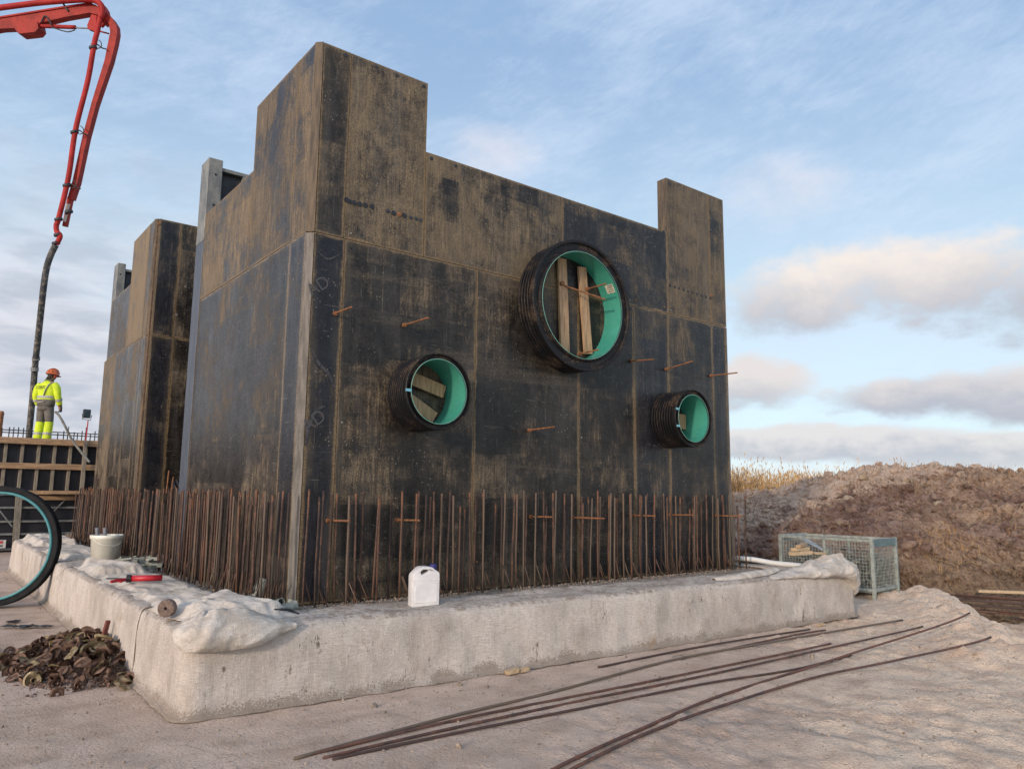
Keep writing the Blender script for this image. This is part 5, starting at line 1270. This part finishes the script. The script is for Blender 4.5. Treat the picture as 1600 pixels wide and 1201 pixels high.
# jacket
bm=bmesh.new()
def ring_loft(bm,secs,n=28):
    rings=[]
    for (cx,cy,z,rx,ry) in secs: rings.append([bm.verts.new((cx+rx*math.cos(2*PI*k/n),cy+ry*math.sin(2*PI*k/n),z)) for k in range(n)])
    for a,b in zip(rings,rings[1:]):
        for k in range(n): bm.faces.new((a[k],a[(k+1)%n],b[(k+1)%n],b[k]))
    bm.faces.new(list(reversed(rings[0]))); bm.faces.new(rings[-1])
ring_loft(bm,[(0,0,1.02,0.205,0.150),(0,0,1.06,0.215,0.160),(0,0,1.18,0.215,0.155),(0,0,1.30,0.225,0.160),(0,0,1.40,0.225,0.15),(0,0.0,1.46,0.17,0.13),(0.005,0.01,1.50,0.10,0.10),(0.01,0.02,1.55,0.085,0.085)])
for v in bm.verts: v.co+=Vector((v.co.x,v.co.y,0)).normalized()*0.012*mn.noise(v.co*7) if Vector((v.co.x,v.co.y,0)).length>0 else Vector()
limbmesh(bm,[(-0.17,0,1.43),(-0.25,0.0,1.34),(-0.31,0.02,1.14),(-0.305,0.12,0.96)],[0.085,0.09,0.075,0.062]); limbmesh(bm,[(0.17,0,1.43),(0.245,0,1.34),(0.30,0.0,1.14),(0.30,0.08,0.95)],[0.085,0.09,0.075,0.062])
jk=obj('jacket',bm,M_HIV,wk,True)
# grey lower back, reflective bands, lettering
bm=bmesh.new(); ring_loft(bm,[(0,0,0.90,0.20,0.155),(0,0,0.98,0.212,0.163),(0,0,1.06,0.219,0.166)]); obj('jacket_hem',bm,M_GREY,jk,True)
bm=bmesh.new(); lathe(bm,[(1,1.09),(1.02,1.10),(1.02,1.145),(1,1.15)],28,'z'); 
for v in bm.verts: v.co.x*=0.222; v.co.y*=0.166
obj('reflective_band',bm,M_REFL,jk,True)
bm=bmesh.new()
for s,y in ((-1,0.055),(1,0.03)):
    tube(bm,[(s*0.308,y-0.01,1.09),(s*0.306,y+0.01,1.04)],0.080,14)
obj('reflective_band',bm,M_REFL,jk)
bm=bmesh.new(); tube(bm,[(0.05,-0.158,1.14),(0.085,-0.168,1.28),(0.135,-0.135,1.41),(0.15,-0.06,1.47)],0.022,8,True,0.5); obj('reflective_band',bm,M_REFL,jk,True)
Mx=Matrix.Translation((-0.05,-0.176,1.345))@Matrix.Rotation(R(90),4,'X')@Matrix.Rotation(R(4),4,'Z')
text_part('lettering','CERT',0.10,plain('jacket_ink',(0.03,0.05,0.03),0.8),jk,Mx,0.002)
bm=bmesh.new(); tube(bm,[(-0.09,-0.168,0.975),(0.0,-0.180,0.985),(0.09,-0.165,1.0)],0.020,8,True,0.6); obj('pocket_flap',bm,plain('pale_grey',(0.40,0.39,0.36),0.8),jk,True)
bm=bmesh.new(); ring_loft(bm,[(0.005,0.02,1.52,0.105,0.10),(0.008,0.03,1.56,0.10,0.095)]); obj('collar',bm,plain('dark_green_collar',(0.07,0.12,0.05),0.8),jk,True)
# trousers
bm=bmesh.new(); ring_loft(bm,[(0,0,0.80,0.17,0.13),(0,0,0.88,0.19,0.145),(0,0,0.97,0.19,0.145)])
limbmesh(bm,[(-0.09,0,0.86),(-0.115,0.02,0.68),(-0.13,0.03,0.50)],[0.115,0.10,0.085]); limbmesh(bm,[(0.085,0,0.86),(0.10,0.02,0.68),(0.105,0.04,0.50)],[0.115,0.10,0.085])
tr=obj('trousers',bm,M_GREY,wk,True)
bm=bmesh.new(); limbmesh(bm,[(-0.128,0.03,0.52),(-0.135,0.01,0.30),(-0.14,-0.01,0.10)],[0.092,0.093,0.090]); limbmesh(bm,[(0.105,0.035,0.52),(0.103,0.02,0.30),(0.10,0.0,0.10)],[0.092,0.093,0.090]); lg=obj('yellow_lower_leg',bm,M_HIV,tr,True)
bm=bmesh.new(); 
for x in (-0.137,0.103): tube(bm,[(x,0.006,0.27),(x,0.003,0.21)],0.096,14)
obj('reflective_band',bm,M_REFL,tr)
# boots
for x in (-0.14,0.10):
    bm=bmesh.new(); tube(bm,smoothpath([(x,-0.03,0.10),(x,-0.02,0.05),(x+0.005,0.08,0.045),(x+0.01,0.19,0.035)],4),[0.06]*4+[0.055]*5+[0.045]*3+[0.03],12); obj('boot',bm,M_BOOT,wk,True)
# gloves with fingers curled round the hose
for s,cx,cy,cz in ((-1,-0.30,0.16,0.89),(1,0.295,0.12,0.87)):
    bm=bmesh.new(); tube(bm,smoothpath([(cx,cy-0.03,cz+0.09),(cx,cy,cz+0.03),(cx,cy+0.02,cz-0.04)],4),[0.052]*3+[0.045]*4+[0.035]*2,12,True,0.7)
    for k in range(4):
        z=cz-0.045; y=cy-0.03+0.022*k; tube(bm,smoothpath([(cx,y+0.01,z+0.02),(cx+s*0.005,y+0.015,z-0.03),(cx-s*0.03,y+0.015,z-0.05+0.004*k),(cx-s*0.045,y+0.01,z-0.025)],3),0.010,6)
    tube(bm,smoothpath([(cx-s*0.02,cy+0.03,cz+0.02),(cx-s*0.05,cy+0.055,cz-0.01),(cx-s*0.055,cy+0.05,cz-0.045)],3),0.012,6)
    obj('glove',bm,M_GLOVE,wk,True)
# head cover: hair, face side, ear defenders, helmet
bm=bmesh.new(); bmesh.ops.create_uvsphere(bm,u_segments=20,v_segments=14,radius=1.0)
for v in bm.verts: v.co=Vector((v.co.x*0.080,v.co.y*0.10,v.co.z*0.115))+Vector((0.045,0.075,1.665))
hd=obj('head',bm,M_SKIN,body,True)
bm=bmesh.new(); tube(bm,[(0.09,0.17,1.66),(0.105,0.195,1.645)],[0.018,0.012],6); tube(bm,[(0.125,0.07,1.655),(0.135,0.065,1.655)],0.022,8); obj('nose_and_ear',bm,M_SKIN,hd)
bm=bmesh.new(); bmesh.ops.create_uvsphere(bm,u_segments=16,v_segments=10,radius=1.0)
for v in bm.verts: v.co=Vector((v.co.x*0.083,v.co.y*0.085,v.co.z*0.10))+Vector((0.035,0.045,1.665))
obj('hair',bm,plain('dark_hair',(0.03,0.025,0.02),0.8),hd,True)
hm=Matrix.Translation((0.045,0.07,1.70))@Matrix.Rotation(R(-35),4,'Z')@Matrix.Rotation(R(-10),4,'X')
bm=bmesh.new(); lathe(bm,[(0.0001,0.135),(0.05,0.13),(0.09,0.105),(0.115,0.06),(0.122,0.0),(0.135,-0.012),(0.133,-0.018),(0.112,-0.012)],24,'z')
for v in bm.verts: v.co.y*=1.18; 
for v in bm.verts:
    if v.co.z<0.0 and v.co.y>0.08: v.co.y+=0.035
bmesh.ops.transform(bm,matrix=hm,verts=bm.verts); hl=obj('helmet',bm,M_HELM,wk,True)
for x in (-0.05,0.0,0.05):
    bm=bmesh.new(); P_=[(x,-0.125,0.03),(x*1.1,-0.08,0.108),(x,0.0,0.137),(x,0.08,0.112),(x,0.13,0.03)]; tube(bm,smoothpath(P_,4),0.012,6); bmesh.ops.transform(bm,matrix=hm,verts=bm.verts); obj('helmet_ridge',bm,M_HELM if x else plain('red_ridge',(0.42,0.05,0.04),0.5),hl,True)
bm=bmesh.new(); 
for a in range(5): aa=R(200+a*35); tube(bm,[(0.119*math.cos(aa),0.14*math.sin(aa),0.02),(0.100*math.cos(aa),0.118*math.sin(aa),0.075)],0.013,5)
bmesh.ops.transform(bm,matrix=hm,verts=bm.verts); obj('helmet_vent',bm,plain('dark_vent',(0.05,0.03,0.02),0.7),hl)
bm=bmesh.new(); tube(bm,[(0.135,0.05,1.64),(0.155,0.045,1.64)],0.036,12); obj('ear_defender',bm,plain('ear_red',(0.45,0.05,0.03),0.5),hl)
# thin hose in the right hand
bm=bmesh.new(); tube(bm,smoothpath([at(86,643,18.75),at(93,650,18.75),at(103,668,18.75),at(112,686,18.8),at(126,705,18.7),at(140,722,18.6)],8),0.028,10); o=obj('vibrator_hose',bm,simple('hose_grey',(0.20,0.20,0.17),None,0.7)); tag(o,'thin grey hose running from the worker hand down over the deck','hose')
